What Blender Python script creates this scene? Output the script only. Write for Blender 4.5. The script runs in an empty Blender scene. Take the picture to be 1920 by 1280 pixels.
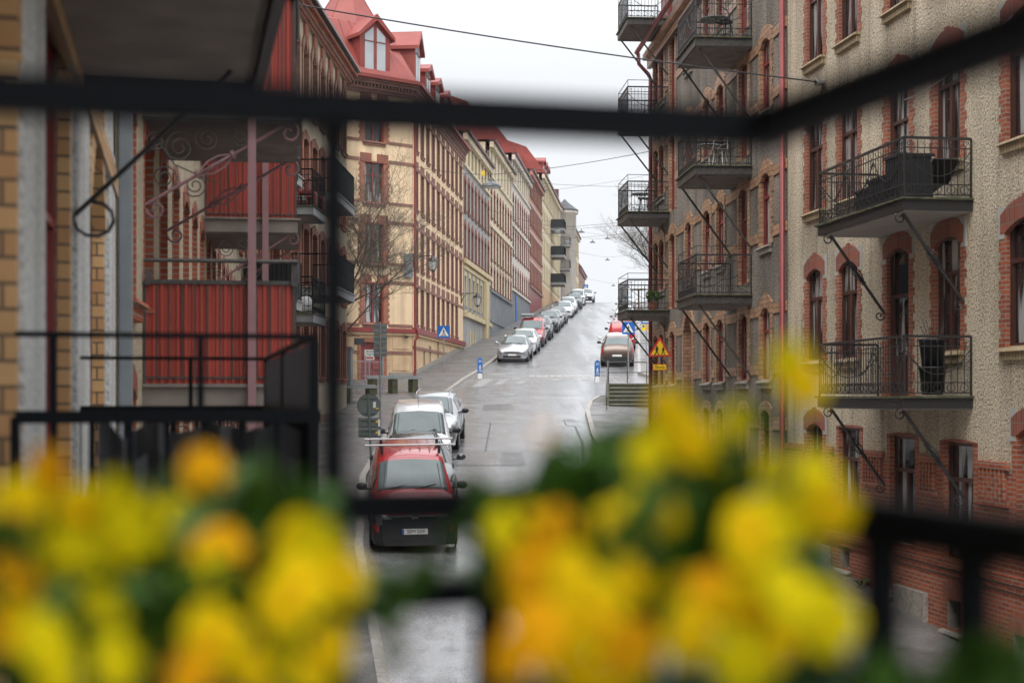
import bpy, math, random
from math import sin, cos, pi, radians, atan2, sqrt, hypot
from mathutils import Vector, Matrix
random.seed(7)
scene = bpy.context.scene
COL = scene.collection
F = 2666.7                                     # focal length in pixels of the 1920 px photograph
# ------------------------------------------------------------------ camera, sky, sun
cd = bpy.data.cameras.new('camera'); cam = bpy.data.objects.new('camera', cd); COL.objects.link(cam)
cam.location = (0, 0, 0); cam.rotation_euler = (radians(90), 0, 0)
cd.lens = 50; cd.sensor_width = 36; cd.shift_y = 105/1920
cd.clip_start = .05; cd.clip_end = 3000
cd.dof.use_dof = True; cd.dof.focus_distance = 50; cd.dof.aperture_fstop = 2.1
scene.camera = cam
w = bpy.data.worlds.new('World'); scene.world = w; w.use_nodes = True
nt = w.node_tree; bg = nt.nodes['Background']
sky = nt.nodes.new('ShaderNodeTexSky'); sky.sky_type = 'NISHITA'; sky.sun_disc = False
SUN_EL, SUN_AZ = radians(58), radians(195)
sky.sun_elevation = SUN_EL; sky.sun_rotation = SUN_AZ; sky.air_density = 1.0; sky.dust_density = 6.0
mixc = nt.nodes.new('ShaderNodeMix'); mixc.data_type = 'RGBA'; mixc.inputs[0].default_value = .95
tcw = nt.nodes.new('ShaderNodeTexCoord'); sxw = nt.nodes.new('ShaderNodeSeparateXYZ'); nt.links.new(tcw.outputs['Generated'], sxw.inputs[0])
rw = nt.nodes.new('ShaderNodeMapRange'); rw.inputs[1].default_value = .22; rw.inputs[2].default_value = 1; rw.inputs[3].default_value = .80; rw.inputs[4].default_value = 2.5
nt.links.new(sxw.outputs[2], rw.inputs[0])                       # overcast sky: brighter overhead than at the horizon
cl = nt.nodes.new('ShaderNodeVectorMath'); cl.operation = 'SCALE'; cl.inputs[0].default_value = (8.9, 9.15, 9.5); nt.links.new(rw.outputs[0], cl.inputs['Scale'])
nt.links.new(sky.outputs[0], mixc.inputs[6]); nt.links.new(cl.outputs[0], mixc.inputs[7])
nt.links.new(mixc.outputs[2], bg.inputs[0]); bg.inputs[1].default_value = .10
sd = bpy.data.lights.new('sun', 'SUN'); sd.energy = 1.5; sd.angle = radians(40); sd.color = (1, .97, .93)
so = bpy.data.objects.new('sun', sd); COL.objects.link(so)
so.rotation_euler = (radians(32), 0, radians(-15))
scene.view_settings.view_transform = 'Standard'; scene.view_settings.look = 'None'
scene.view_settings.gamma = 1; scene.view_settings.exposure = .46
scene.cycles.use_denoising = True
scene.cycles.max_bounces = 6; scene.cycles.diffuse_bounces = 3; scene.cycles.glossy_bounces = 3
# ------------------------------------------------------------------ helpers
def P(px, py, Y):                               # photograph pixel + distance -> point
    return Vector(((px-960)/F*Y, Y, (745-py)/F*Y))
def link(o, parent=None, loc=(0,0,0), rot=0):
    COL.objects.link(o)
    if parent: o.parent = parent
    o.location = loc
    if isinstance(rot, (int, float)): o.rotation_euler = (0, 0, rot)
    else: o.rotation_euler = rot
    return o
def tag(o, label=None, cat=None, group=None, kind=None):
    if label: o['label'] = label
    if cat: o['category'] = cat
    if group: o['group'] = group
    if kind: o['kind'] = kind
    return o
def empty(name, loc, rot=0, label=None, cat=None, group=None):
    o = bpy.data.objects.new(name, None); o.empty_display_size = .3
    link(o, None, loc, rot); return tag(o, label, cat, group)
def inst(mesh, name, parent=None, loc=(0,0,0), rot=0, label=None):
    o = bpy.data.objects.new(name, mesh); link(o, parent, loc, rot)
    if label: o['label'] = label
    return o
class MB:
    def __init__(s): s.v = []; s.f = []; s.m = []; s.cur = 0
    def face(s, pts):
        n = len(s.v); s.v += [tuple(p) for p in pts]; s.f.append(tuple(range(n, n+len(pts)))); s.m.append(s.cur)
    def idx(s, vs, fs):
        n = len(s.v); s.v += [tuple(p) for p in vs]
        for f in fs: s.f.append(tuple(i+n for i in f)); s.m.append(s.cur)
    def box(s, x0, x1, y0, y1, z0, z1):
        v = [(x, y, z) for z in (z0, z1) for y in (y0, y1) for x in (x0, x1)]
        s.idx(v, [(0,2,3,1), (4,5,7,6), (0,1,5,4), (2,6,7,3), (0,4,6,2), (1,3,7,5)])
    def prism(s, poly, a, b, plane='xz'):       # polygon extruded between a and b along the missing axis
        def mk(p, t): return {'xz': (p[0], t, p[1]), 'xy': (p[0], p[1], t), 'yz': (t, p[0], p[1])}[plane]
        n = len(poly); v = [mk(p, a) for p in poly] + [mk(p, b) for p in poly]
        s.idx(v, [tuple(range(n)), tuple(range(2*n-1, n-1, -1))] + [(i, i+n, (i+1) % n+n, (i+1) % n) for i in range(n)])
    def strip(s, inner, outer, a, b):           # ring segment between two polylines (xz), extruded a..b
        for i in range(len(inner)-1):
            s.prism([inner[i], inner[i+1], outer[i+1], outer[i]], a, b)
    def tube(s, pts, r, n=6, r2=None):
        pts = [Vector(p) for p in pts]; m = len(pts); rings = []
        for i, p in enumerate(pts):
            d = (pts[min(i+1, m-1)]-pts[max(i-1, 0)])
            if d.length < 1e-9: d = Vector((0, 0, 1))
            d.normalize(); up = Vector((0, 0, 1)) if abs(d.z) < .95 else Vector((1, 0, 0))
            a = d.cross(up).normalized(); b = d.cross(a)
            rr = r if r2 is None else r+(r2-r)*i/(m-1)
            rings.append([p+(a*cos(2*pi*k/n+pi/4)+b*sin(2*pi*k/n+pi/4))*rr for k in range(n)])
        base = len(s.v)
        for q in rings: s.v += [tuple(x) for x in q]
        for i in range(m-1):
            for k in range(n):
                s.f.append((base+i*n+k, base+i*n+(k+1) % n, base+(i+1)*n+(k+1) % n, base+(i+1)*n+k)); s.m.append(s.cur)
        s.f.append(tuple(base+k for k in range(n))[::-1]); s.m.append(s.cur)
        s.f.append(tuple(base+(m-1)*n+k for k in range(n))); s.m.append(s.cur)
    def lathe(s, prof, cx=0, cy=0, n=20, axis='z'):
        base = len(s.v)
        for r, z in prof:
            for k in range(n):
                a = 2*pi*k/n
                s.v.append((cx+r*cos(a), cy+r*sin(a), z) if axis == 'z' else (z, cx+r*cos(a), cy+r*sin(a)) if axis == 'x' else (cx+r*cos(a), z, cy+r*sin(a)))
        for i in range(len(prof)-1):
            for k in range(n):
                s.f.append((base+i*n+k, base+i*n+(k+1) % n, base+(i+1)*n+(k+1) % n, base+(i+1)*n+k)); s.m.append(s.cur)
    def mesh(s, name, mats, smooth=False):
        me = bpy.data.meshes.new(name); me.from_pydata(s.v, [], s.f)
        if not isinstance(mats, (list, tuple)): mats = [mats]
        for m in mats: me.materials.append(m)
        if len(mats) > 1: me.polygons.foreach_set('material_index', s.m)
        if smooth: me.polygons.foreach_set('use_smooth', [True]*len(me.polygons))
        me.update(); return me
    def build(s, name, mats, parent=None, loc=(0,0,0), rot=0, smooth=False, label=None):
        return inst(s.mesh(name, mats, smooth), name, parent, loc, rot, label)
# ------------------------------------------------------------------ materials
def base_mat(name, rough=.6, metal=0., spec=.5, coat=0.):
    m = bpy.data.materials.new(name); m.use_nodes = True; b = m.node_tree.nodes['Principled BSDF']
    b.inputs['Roughness'].default_value = rough; b.inputs['Metallic'].default_value = metal
    b.inputs['Specular IOR Level'].default_value = spec
    if coat: b.inputs['Coat Weight'].default_value = coat; b.inputs['Coat Roughness'].default_value = .04
    return m, m.node_tree, b
def c4(c, k=1): return (c[0]*k, c[1]*k, c[2]*k, 1)
def N(nt, t, **kw):
    n = nt.nodes.new('ShaderNode'+t)
    for k, v in kw.items(): setattr(n, k, v)
    return n
def plain(name, col, rough=.6, metal=0., var=.18, scale=3., bump=0., spec=.5, coat=0., stretch=(1,1,1)):
    m, nt, b = base_mat(name, rough, metal, spec, coat)
    tc = N(nt, 'TexCoord'); mp = N(nt, 'Mapping'); nt.links.new(tc.outputs['Object'], mp.inputs[0]); mp.inputs['Scale'].default_value = stretch
    no = N(nt, 'TexNoise'); no.inputs['Scale'].default_value = scale; no.inputs['Detail'].default_value = 6
    nt.links.new(mp.outputs[0], no.inputs['Vector'])
    r = N(nt, 'ValToRGB'); r.color_ramp.elements[0].position = .3; r.color_ramp.elements[1].position = .7
    r.color_ramp.elements[0].color = c4(col, 1-var); r.color_ramp.elements[1].color = c4(col, 1+var*.6)
    nt.links.new(no.outputs[0], r.inputs[0])
    if 'plaster' in name:                        # rain streaks and soot
        mp2 = N(nt, 'Mapping'); mp2.inputs['Scale'].default_value = (2.2, 2.2, .25); nt.links.new(tc.outputs['Object'], mp2.inputs[0])
        n4 = N(nt, 'TexNoise'); n4.inputs['Scale'].default_value = 1; n4.inputs['Detail'].default_value = 7; nt.links.new(mp2.outputs[0], n4.inputs['Vector'])
        m4 = N(nt, 'MapRange'); m4.inputs[1].default_value = .48; m4.inputs[2].default_value = .72; m4.inputs[3].default_value = 1.03; m4.inputs[4].default_value = .72; nt.links.new(n4.outputs[0], m4.inputs[0])
        mx = N(nt, 'VectorMath', operation='SCALE'); nt.links.new(r.outputs[0], mx.inputs[0]); nt.links.new(m4.outputs[0], mx.inputs['Scale']); nt.links.new(mx.outputs[0], b.inputs['Base Color'])
    else: nt.links.new(r.outputs[0], b.inputs['Base Color'])
    if bump:
        bp = N(nt, 'Bump'); bp.inputs['Strength'].default_value = min(1, bump*20); bp.inputs['Distance'].default_value = bump
        nt.links.new(no.outputs[0], bp.inputs['Height']); nt.links.new(bp.outputs[0], b.inputs['Normal'])
    return m
def brick(name, c1, c2, mortar, bw=.25, bh=.075, ms=.012, rough=.75, off=.5, vert=False):
    m, nt, b = base_mat(name, rough)
    tc = N(nt, 'TexCoord'); sx = N(nt, 'SeparateXYZ'); nt.links.new(tc.outputs['Object'], sx.inputs[0])
    ad = N(nt, 'Math', operation='ADD'); nt.links.new(sx.outputs[0], ad.inputs[0]); nt.links.new(sx.outputs[1], ad.inputs[1])
    cb = N(nt, 'CombineXYZ')
    nt.links.new(ad.outputs[0], cb.inputs[1 if vert else 0]); nt.links.new(sx.outputs[2], cb.inputs[0 if vert else 1])
    br = N(nt, 'TexBrick'); br.offset = off; br.inputs['Scale'].default_value = 1
    br.inputs['Brick Width'].default_value = bw; br.inputs['Row Height'].default_value = bh
    br.inputs['Mortar Size'].default_value = ms; br.inputs['Mortar Smooth'].default_value = .2
    br.inputs['Color1'].default_value = c4(c1); br.inputs['Color2'].default_value = c4(c2); br.inputs['Mortar'].default_value = c4(mortar)
    nt.links.new(cb.outputs[0], br.inputs['Vector'])
    no = N(nt, 'TexNoise'); no.inputs['Scale'].default_value = 1.3; no.inputs['Detail'].default_value = 8; nt.links.new(tc.outputs['Object'], no.inputs['Vector'])
    mr = N(nt, 'MapRange'); mr.inputs[3].default_value = .55; mr.inputs[4].default_value = 1.35; nt.links.new(no.outputs[0], mr.inputs[0])
    mx = N(nt, 'VectorMath', operation='SCALE'); nt.links.new(br.outputs[0], mx.inputs[0]); nt.links.new(mr.outputs[0], mx.inputs['Scale'])
    nt.links.new(mx.outputs[0], b.inputs['Base Color'])
    bp = N(nt, 'Bump', invert=True); bp.inputs['Strength'].default_value = .6; bp.inputs['Distance'].default_value = .008
    nt.links.new(br.outputs['Fac'], bp.inputs['Height']); nt.links.new(bp.outputs[0], b.inputs['Normal'])
    return m
def pebble(name, dark, light, scale=26., bias=.5, stain=.35):
    m, nt, b = base_mat(name, .85, spec=.3)
    tc = N(nt, 'TexCoord')
    vo = N(nt, 'TexNoise'); vo.inputs['Scale'].default_value = scale; vo.inputs['Detail'].default_value = 3; vo.inputs['Roughness'].default_value = .65
    nt.links.new(tc.outputs['Object'], vo.inputs['Vector'])
    r = N(nt, 'ValToRGB'); e = r.color_ramp.elements; e[0].position = bias-.12; e[0].color = c4(dark); e[1].position = bias+.10; e[1].color = c4(light)
    nt.links.new(vo.outputs[0], r.inputs[0])
    no = N(nt, 'TexNoise'); no.inputs['Scale'].default_value = .6; no.inputs['Detail'].default_value = 7
    mp = N(nt, 'Mapping'); mp.inputs['Scale'].default_value = (1.6, 1.6, .6); nt.links.new(tc.outputs['Object'], mp.inputs[0]); nt.links.new(mp.outputs[0], no.inputs['Vector'])
    mr = N(nt, 'MapRange'); mr.inputs[1].default_value = .3; mr.inputs[2].default_value = .65; mr.inputs[3].default_value = 1-stain; mr.inputs[4].default_value = 1.08
    nt.links.new(no.outputs[0], mr.inputs[0])
    mp2 = N(nt, 'Mapping'); mp2.inputs['Scale'].default_value = (3.2, 3.2, .22); nt.links.new(tc.outputs['Object'], mp2.inputs[0])
    n4 = N(nt, 'TexNoise'); n4.inputs['Scale'].default_value = 1.1; n4.inputs['Detail'].default_value = 5; nt.links.new(mp2.outputs[0], n4.inputs['Vector'])
    m4 = N(nt, 'MapRange'); m4.inputs[1].default_value = .54; m4.inputs[2].default_value = .72; m4.inputs[3].default_value = 1; m4.inputs[4].default_value = 1-stain*1.1; nt.links.new(n4.outputs[0], m4.inputs[0])
    mm = N(nt, 'Math', operation='MULTIPLY'); nt.links.new(mr.outputs[0], mm.inputs[0]); nt.links.new(m4.outputs[0], mm.inputs[1])
    mx = N(nt, 'VectorMath', operation='SCALE'); nt.links.new(r.outputs[0], mx.inputs[0]); nt.links.new(mm.outputs[0], mx.inputs['Scale'])
    nt.links.new(mx.outputs[0], b.inputs['Base Color'])
    bp = N(nt, 'Bump'); bp.inputs['Strength'].default_value = 1; bp.inputs['Distance'].default_value = .03
    nt.links.new(vo.outputs[0], bp.inputs['Height']); nt.links.new(bp.outputs[0], b.inputs['Normal'])
    return m
def wet_asphalt(name, dark, light, r0, r1, streak=True, fine=28.):
    m, nt, b = base_mat(name, .4, spec=.5)
    tc = N(nt, 'TexCoord')
    n1 = N(nt, 'TexNoise'); n1.inputs['Scale'].default_value = fine; n1.inputs['Detail'].default_value = 4; nt.links.new(tc.outputs['Object'], n1.inputs['Vector'])
    mp = N(nt, 'Mapping'); mp.inputs['Rotation'].default_value = (0, 0, radians(5)); mp.inputs['Scale'].default_value = (.62, .028, .05) if streak else (.3, .3, .3)
    nt.links.new(tc.outputs['Object'], mp.inputs[0])
    n2 = N(nt, 'TexNoise'); n2.inputs['Scale'].default_value = 1.6; n2.inputs['Detail'].default_value = 7; n2.inputs['Roughness'].default_value = .58
    nt.links.new(mp.outputs[0], n2.inputs['Vector'])
    n3 = N(nt, 'TexNoise'); n3.inputs['Scale'].default_value = .9; n3.inputs['Detail'].default_value = 9; n3.inputs['Roughness'].default_value = .7; nt.links.new(tc.outputs['Object'], n3.inputs['Vector'])
    av = N(nt, 'Math', operation='MULTIPLY_ADD'); nt.links.new(n3.outputs[0], av.inputs[0]); av.inputs[1].default_value = .45
    sc = N(nt, 'Math', operation='MULTIPLY'); sc.inputs[1].default_value = .55; nt.links.new(n2.outputs[0], sc.inputs[0]); nt.links.new(sc.outputs[0], av.inputs[2])
    wm = N(nt, 'MapRange'); wm.inputs[1].default_value = .455; wm.inputs[2].default_value = .535; wm.inputs[3].default_value = 1.0 if streak else .55; wm.inputs[4].default_value = .3 if streak else 0
    nt.links.new(av.outputs[0], wm.inputs[0]); nt.links.new(wm.outputs[0], b.inputs['Coat Weight']); b.inputs['Coat Roughness'].default_value = .2 if streak else .3; b.inputs['Coat IOR'].default_value = 1.9 if streak else 1.5
    rc = N(nt, 'MapRange'); rc.inputs[1].default_value = .40; rc.inputs[2].default_value = .60; rc.inputs[3].default_value = r0; rc.inputs[4].default_value = r1
    nt.links.new(av.outputs[0], rc.inputs[0]); nt.links.new(rc.outputs[0], b.inputs['Roughness'])
    r = N(nt, 'ValToRGB'); r.color_ramp.elements[0].position = .35; r.color_ramp.elements[1].position = .68
    r.color_ramp.elements[0].color = c4(dark); r.color_ramp.elements[1].color = c4(light); nt.links.new(n1.outputs[0], r.inputs[0])
    mr = N(nt, 'MapRange'); mr.inputs[1].default_value = .35; mr.inputs[2].default_value = .65; mr.inputs[3].default_value = .75; mr.inputs[4].default_value = 1.3; nt.links.new(n3.outputs[0], mr.inputs[0])
    mx = N(nt, 'VectorMath', operation='SCALE'); nt.links.new(r.outputs[0], mx.inputs[0]); nt.links.new(mr.outputs[0], mx.inputs['Scale']); nt.links.new(mx.outputs[0], b.inputs['Base Color'])
    bp = N(nt, 'Bump'); bp.inputs['Strength'].default_value = .8; bp.inputs['Distance'].default_value = .012; nt.links.new(n1.outputs[0], bp.inputs['Height']); nt.links.new(bp.outputs[0], b.inputs['Normal'])
    return m
def glassmat(name, dark=.02, light=.25, curtains=True):
    m, nt, b = base_mat(name, .04, spec=.9)
    tc = N(nt, 'TexCoord'); oi = N(nt, 'ObjectInfo'); ad = N(nt, 'VectorMath', operation='ADD'); nt.links.new(tc.outputs['Object'], ad.inputs[0])
    ml = N(nt, 'Math', operation='MULTIPLY'); ml.inputs[1].default_value = 40; nt.links.new(oi.outputs['Random'], ml.inputs[0]); nt.links.new(ml.outputs[0], ad.inputs[1])
    mp = N(nt, 'Mapping'); mp.inputs['Scale'].default_value = (3.5, 1, .35); nt.links.new(ad.outputs[0], mp.inputs[0])
    no = N(nt, 'TexNoise'); no.inputs['Scale'].default_value = 1.2; no.inputs['Detail'].default_value = 3; nt.links.new(mp.outputs[0], no.inputs['Vector'])
    r = N(nt, 'ValToRGB'); e = r.color_ramp.elements; e[0].position = .52; e[0].color = (dark, dark, dark*1.1, 1); e[1].position = .58; e[1].color = (light, light, light*.98, 1)
    nt.links.new(no.outputs[0], r.inputs[0]); nt.links.new(r.outputs[0], b.inputs['Base Color'])
    return m
RED_BR = brick('red_brick', (.42,.10,.036), (.26,.058,.027), (.30,.22,.17))
RED_BRV = brick('red_brick_soldier', (.36,.085,.042), (.24,.055,.032), (.20,.14,.11), vert=True, bw=.24, bh=.075, off=0)
DKBR = brick('dark_red_brick', (.29,.10,.068), (.19,.065,.048), (.33,.23,.18))
TANBR = brick('tan_glazed_brick', (.50,.30,.175), (.34,.175,.10), (.09,.07,.06), bw=.26, bh=.12, ms=.010, rough=.35)
YELBR = brick('yellow_glazed_brick', (.66,.42,.19), (.50,.27,.115), (.16,.11,.07), bw=.4, bh=.088, ms=.007, rough=.3)
BROWNBR = brick('brown_brick', (.30,.13,.07), (.19,.08,.05), (.22,.16,.12))
BEIGE = pebble('beige_pebble_dash', (.18,.14,.095), (.71,.605,.45), 25, .45, .40)
GREYP = pebble('grey_pebble_dash', (.06,.05,.042), (.42,.365,.30), 24, .50, .5)
CREAMP = pebble('cream_pebble_dash', (.30,.24,.15), (.58,.50,.37), 22, .44, .25)
GREYR = pebble('grey_render', (.32,.32,.31), (.62,.62,.60), 30, .45, .2)
STONE = plain('granite', (.30,.27,.23), .7, var=.35, scale=14, bump=.006)
LSTONE = plain('pale_stone', (.42,.41,.38), .65, var=.15, scale=6)
SILLC = brick('ochre_sill_tile', (.44,.35,.21), (.34,.26,.15), (.2,.14,.08), bw=.09, bh=.5, off=0)
YELL = plain('yellow_plaster', (.78,.58,.37), .85, var=.08, scale=1.2)
YELD = plain('ochre_base_plaster', (.60,.42,.25), .85, var=.18, scale=1.5, bump=.004)
CREAM = plain('cream_plaster', (.68,.58,.42), .85, var=.08, scale=.8)
CREAMW = plain('white_plaster', (.62,.56,.49), .85, var=.1, scale=.8)
GREYW = plain('grey_plaster', (.34,.335,.32), .85, var=.14, scale=1.5)
GREYD = plain('slate_plaster', (.19,.20,.21), .85, var=.12, scale=1)
PINKW = plain('pink_plaster', (.46,.21,.155), .85, var=.12, scale=1)
PEACH = plain('peach_plaster', (.55,.36,.21), .85, var=.12, scale=1)
OCHRE = plain('ochre_plaster', (.55,.45,.27), .85, var=.1, scale=1)
ROOF = plain('red_sheet_roof', (.27,.05,.038), .5, var=.25, scale=.8, spec=.4)
ROOFD = plain('dark_sheet_roof', (.10,.035,.035), .45, var=.2, scale=1)
BLKROOF = plain('black_sheet_roof', (.03,.03,.035), .4, var=.2, scale=1)
REDP = plain('red_corrugated_steel', (.30,.038,.022), .5, var=.22, scale=2.2, stretch=(1,1,.25))
REDF = plain('red_window_paint', (.235,.032,.028), .45, var=.15)
BROWNF = plain('brown_window_paint', (.075,.028,.02), .4, var=.2)
PINKPOST = plain('dull_pink_steel', (.25,.135,.14), .55, var=.15)
IRON = plain('black_wrought_iron', (.02,.02,.022), .42, var=.2, spec=.6)
IRONW = plain('weathered_iron', (.055,.05,.045), .5, var=.5, scale=12)
RAILM = plain('dark_powder_coat', (.004,.005,.007), .65, var=.1, spec=.12)
STEEL = plain('galvanised_steel', (.33,.34,.34), .45, metal=.5, var=.15)
GREYMET = plain('grey_painted_metal', (.20,.22,.23), .5, var=.15)
SIGNBK = plain('sign_back_grey', (.12,.145,.14), .5, var=.12)
CONC = plain('concrete', (.20,.17,.145), .85, var=.3, scale=2.5, bump=.005)
CONCL = plain('pale_soffit', (.40,.37,.34), .8, var=.15, scale=2)
MOSS = plain('mossy_concrete', (.085,.085,.045), .9, var=.6, scale=7, bump=.01)
GREENC = plain('green_corrugated_steel', (.02,.10,.05), .5, var=.1)
BLACKC = plain('black_corrugated_steel', (.022,.025,.03), .45, var=.2)
DKBOX = plain('black_planter_plastic', (.012,.013,.015), .5, var=.2)
PLASTIC = plain('black_plastic', (.02,.02,.022), .5, var=.15)
RUBBER = plain('tyre_rubber', (.018,.018,.018), .8, var=.1)
ALLOY = plain('alloy_wheel', (.35,.35,.36), .3, metal=.9, var=.05)
CHROME = plain('chrome', (.75,.75,.77), .12, metal=1, var=.03)
ALU = plain('aluminium_bar', (.55,.55,.56), .35, metal=.2, var=.05)
LAMPG = plain('headlamp_glass', (.34,.36,.38), .06, metal=.35, var=.4, scale=18)
TAILR = plain('tail_lamp_red', (.40,.012,.015), .12, var=.2)
WHITEP = plain('white_paint', (.72,.72,.70), .5, var=.06)
WORNP = plain('worn_road_paint', (.27,.265,.255), .5, var=.4, scale=7)
BLUEP = plain('sign_blue', (.012,.12,.42), .35, var=.05)
YELP = plain('sign_yellow', (.80,.52,.01), .35, var=.05)
REDS = plain('sign_red', (.50,.03,.025), .35, var=.05)
BLK = plain('sign_black', (.012,.012,.012), .4, var=.02)
GLASS = glassmat('window_glass', .02, .42)
GLASSR = glassmat('window_glass_dark', .015, .36)
CARGL = plain('car_glass', (.10,.135,.135), .07, var=.25, scale=1.6, spec=.8)
ROAD = wet_asphalt('wet_asphalt', (.05,.05,.052), (.28,.28,.29), .28, .5)
PAVE = wet_asphalt('pavement_asphalt', (.075,.07,.067), (.16,.15,.145), .42, .72, False)
KERB = plain('granite_kerb', (.34,.31,.28), .5, var=.3, scale=9, bump=.004)
GROUND = plain('damp_earth', (.06,.055,.04), .9, var=.3, scale=1)
BARK = plain('wet_bark', (.10,.082,.06), .85, var=.4, scale=9)
LANTG = plain('lantern_glass', (.55,.55,.52), .15, var=.1)
GREENL = plain('leaf_green', (.065,.16,.014), .5, var=.45, scale=30)
GREENDK = plain('planter_green', (.012,.06,.028), .5, var=.2)
GRASSM = plain('weed_green', (.06,.13,.02), .6, var=.4, scale=20)
STEPM = plain('mossy_steps', (.06,.068,.035), .75, var=.4, scale=6)
PETALY = plain('yellow_petal', (.84,.60,.002), .8, var=.2, spec=.1, scale=30)
PETALL = plain('lemon_petal', (.74,.62,.004), .8, var=.2, spec=.1, scale=30)
PETALO = plain('orange_petal', (.90,.42,.004), .8, var=.2, spec=.1, scale=30)
def paint(name, col, metal=.3, rough=.3): return plain(name, col, rough, metal=metal, var=.06, scale=1.5, coat=.8)
# ------------------------------------------------------------------ ground heights
ZP = [(-60,-10.5), (0,-5.97), (65,.30), (71.5,.93), (90,2.88), (172,11.5), (178,11.85), (186,11.95), (200,11.5), (300,4), (900,-40)]
def zy(Y):
    for (a, za), (b, zb) in zip(ZP, ZP[1:]):
        if Y <= b: return za+(zb-za)*(Y-a)/(b-a)
    return ZP[-1][1]
def gz(X, Y):
    k = .05*max(0, min(1, (66-Y)/20)); return zy(Y)-k*max(0, X+2)
def lerp(tab, Y):
    if Y <= tab[0][0]: a, b = tab[0], tab[1]
    elif Y >= tab[-1][0]: a, b = tab[-2], tab[-1]
    else:
        for a, b in zip(tab, tab[1:]):
            if a[0] <= Y <= b[0]: break
    return a[1]+(b[1]-a[1])*(Y-a[0])/(b[0]-a[0])
KL = [(-30,5.5), (0,1.0), (20,-1.75), (29,-3.05), (38.6,-3.98), (48,-4.15), (56,-3.7), (64.4,-2.8), (70,-2.36), (75,-1.75), (81.5,-1.12), (163,6.3), (176,7.6), (300,20)]
KR = [(-30,9.5), (20,4.4), (26.2,3.65), (38,3.0), (49.4,2.78), (56.4,2.92), (60,3.25), (61.8,3.7), (63,4.6), (63.8,6.2), (64.2,16)]
KR2 = [(71,16), (71.3,8.2), (72.3,6.9), (74,6.55), (78.6,6.95), (172,15.2), (300,27)]
def yrange(a, b, step=2.): 
    n = max(1, int((b-a)/step)); return [a+(b-a)*i/n for i in range(n+1)]
def sheet(name, ys, xa, xb, dz, mat, nx=6, **kw):
    m = MB(); nr = 0
    for Y in ys:
        a, b = xa(Y), xb(Y)
        for i in range(nx+1):
            X = a+(b-a)*i/nx; m.v.append((X, Y, gz(X, Y)+dz))
    for j in range(len(ys)-1):
        for i in range(nx):
            k = j*(nx+1)+i; m.f.append((k, k+1, k+nx+2, k+nx+1)); m.m.append(0)
    return tag(m.build(name, mat), kind='structure', **kw)
ysA = sorted(set([y for y in yrange(-30, 300, 2)]+[p[0] for p in ZP if -60 < p[0] <= 300]))
sheet('ground', [-60]+ysA[1:]+[400, 900, 2500], lambda y: -600, lambda y: 600, -.25, GROUND, 80)
sheet('road', ysA, lambda y: lerp(KL, y)-14*(1 if y < -5 else 0), lambda y: (lerp(KR, y) if y < 63 else 60 if y < 71.5 else lerp(KR2, y)), 0, ROAD, 8)
def footway(name, tab, other, ya, yb, side):
    ys = [y for y in ysA if ya <= y <= yb]; ys = sorted(set(ys+[ya, yb]+[t[0] for t in tab if ya <= t[0] <= yb]))
    f = (lambda y: lerp(tab, y))
    if side < 0: return sheet(name, ys, other, lambda y: f(y)-.15, .13, PAVE)
    return sheet(name, ys, lambda y: f(y)+.15, other, .13, PAVE)
footway('left_pavement', KL, lambda y: -30 if 55 < y < 72 else (-14 if y < 60 else -12.23+.101*y-.6), -30, 300, -1)
footway('right_pavement', KR, lambda y: 12-.15*y+4 if y < 32 else 14, -30, 63.2, 1)
footway('far_right_pavement', KR2, lambda y: lerp(KR2, y)+14, 71.9, 300, 1)
def kerb(name, pts):
    m = MB(); q = [Vector((x, y, gz(x, y))) for x, y in pts]
    for i in range(len(q)-1):
        a, b = q[i], q[i+1]; L = (b-a).length; n = max(1, round(L/1.0))
        for k in range(n):
            u = a.lerp(b, k/n); v = a.lerp(b, (k+1)/n-.012/max(L/n, .1)/n)
            d = (v-u); d.z = 0; s = Vector((-d.y, d.x, 0)).normalized()*.085
            vs = []
            for p in (u, v):
                for sg in (-1, 1):
                    for dz in (-.1, .145+random.uniform(-.004, .004)): vs.append(p+s*sg+Vector((0, 0, dz)))
            m.idx(vs, [(0,1,3,2), (4,6,7,5), (0,4,5,1), (2,3,7,6), (1,5,7,3)])
    tag(m.build(name, KERB), kind='structure')
kerb('left_kerb', [(x-.07, y) for y, x in KL if y < 299]); kerb('right_kerb', [(x+.07, y) for y, x in KR if y < 63.9]+[(16, 64.25)])
kerb('far_right_kerb', [(x+.07, y) for y, x in KR2 if y < 299][1:])
def decal(name, quads, mat, dz=.005, grp=None):
    m = MB()
    for q in quads: m.face([(x, y, gz(x, y)+dz) for x, y in q])
    return tag(m.build(name, mat), kind='structure')
def pxg(px, py):                                # ground point seen at a pixel (near street)
    u, k = (px-960)/F, (745-py)/F
    lo, hi = 12, 172
    for _ in range(50):
        mid = (lo+hi)/2
        if gz(u*mid, mid) < k*mid: lo = mid
        else: hi = mid
    # below the ray near the camera, above it farther out
    return (u*lo, lo)
zebra = []
for q in [((883,725),(901,714),(920,714),(904,725)), ((893,716),(906,710.5),(926,710.5),(915,716)), ((925,721),(936,714),(951,714),(939,721)),
          ((932,713),(941,710.5),(958,710.5),(951,713)), ((966,719),(974,714),(986,714),(980,719)), ((913,702),(926,699.5),(950,700),(946,702.5)), ((948,701),(955,699.5),(970,699.5),(966,701)),
          ((1010,707),(1012,704.5),(1026,704.5),(1025,707)), ((1036,713),(1038,711),(1052,711),(1051,713)), ((1060,710),(1062,708.5),(1074,708.5),(1073,710)), ((1090,712),(1091,709.5),(1104,709.5),(1104,712)), ((958,711),(962,708.5),(977,708.5),(974,711))]:
    zebra.append([pxg(*p) for p in q])
decal('road_marking', zebra, WORNP)
zz = []
x0, y0 = pxg(990, 709)
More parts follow.
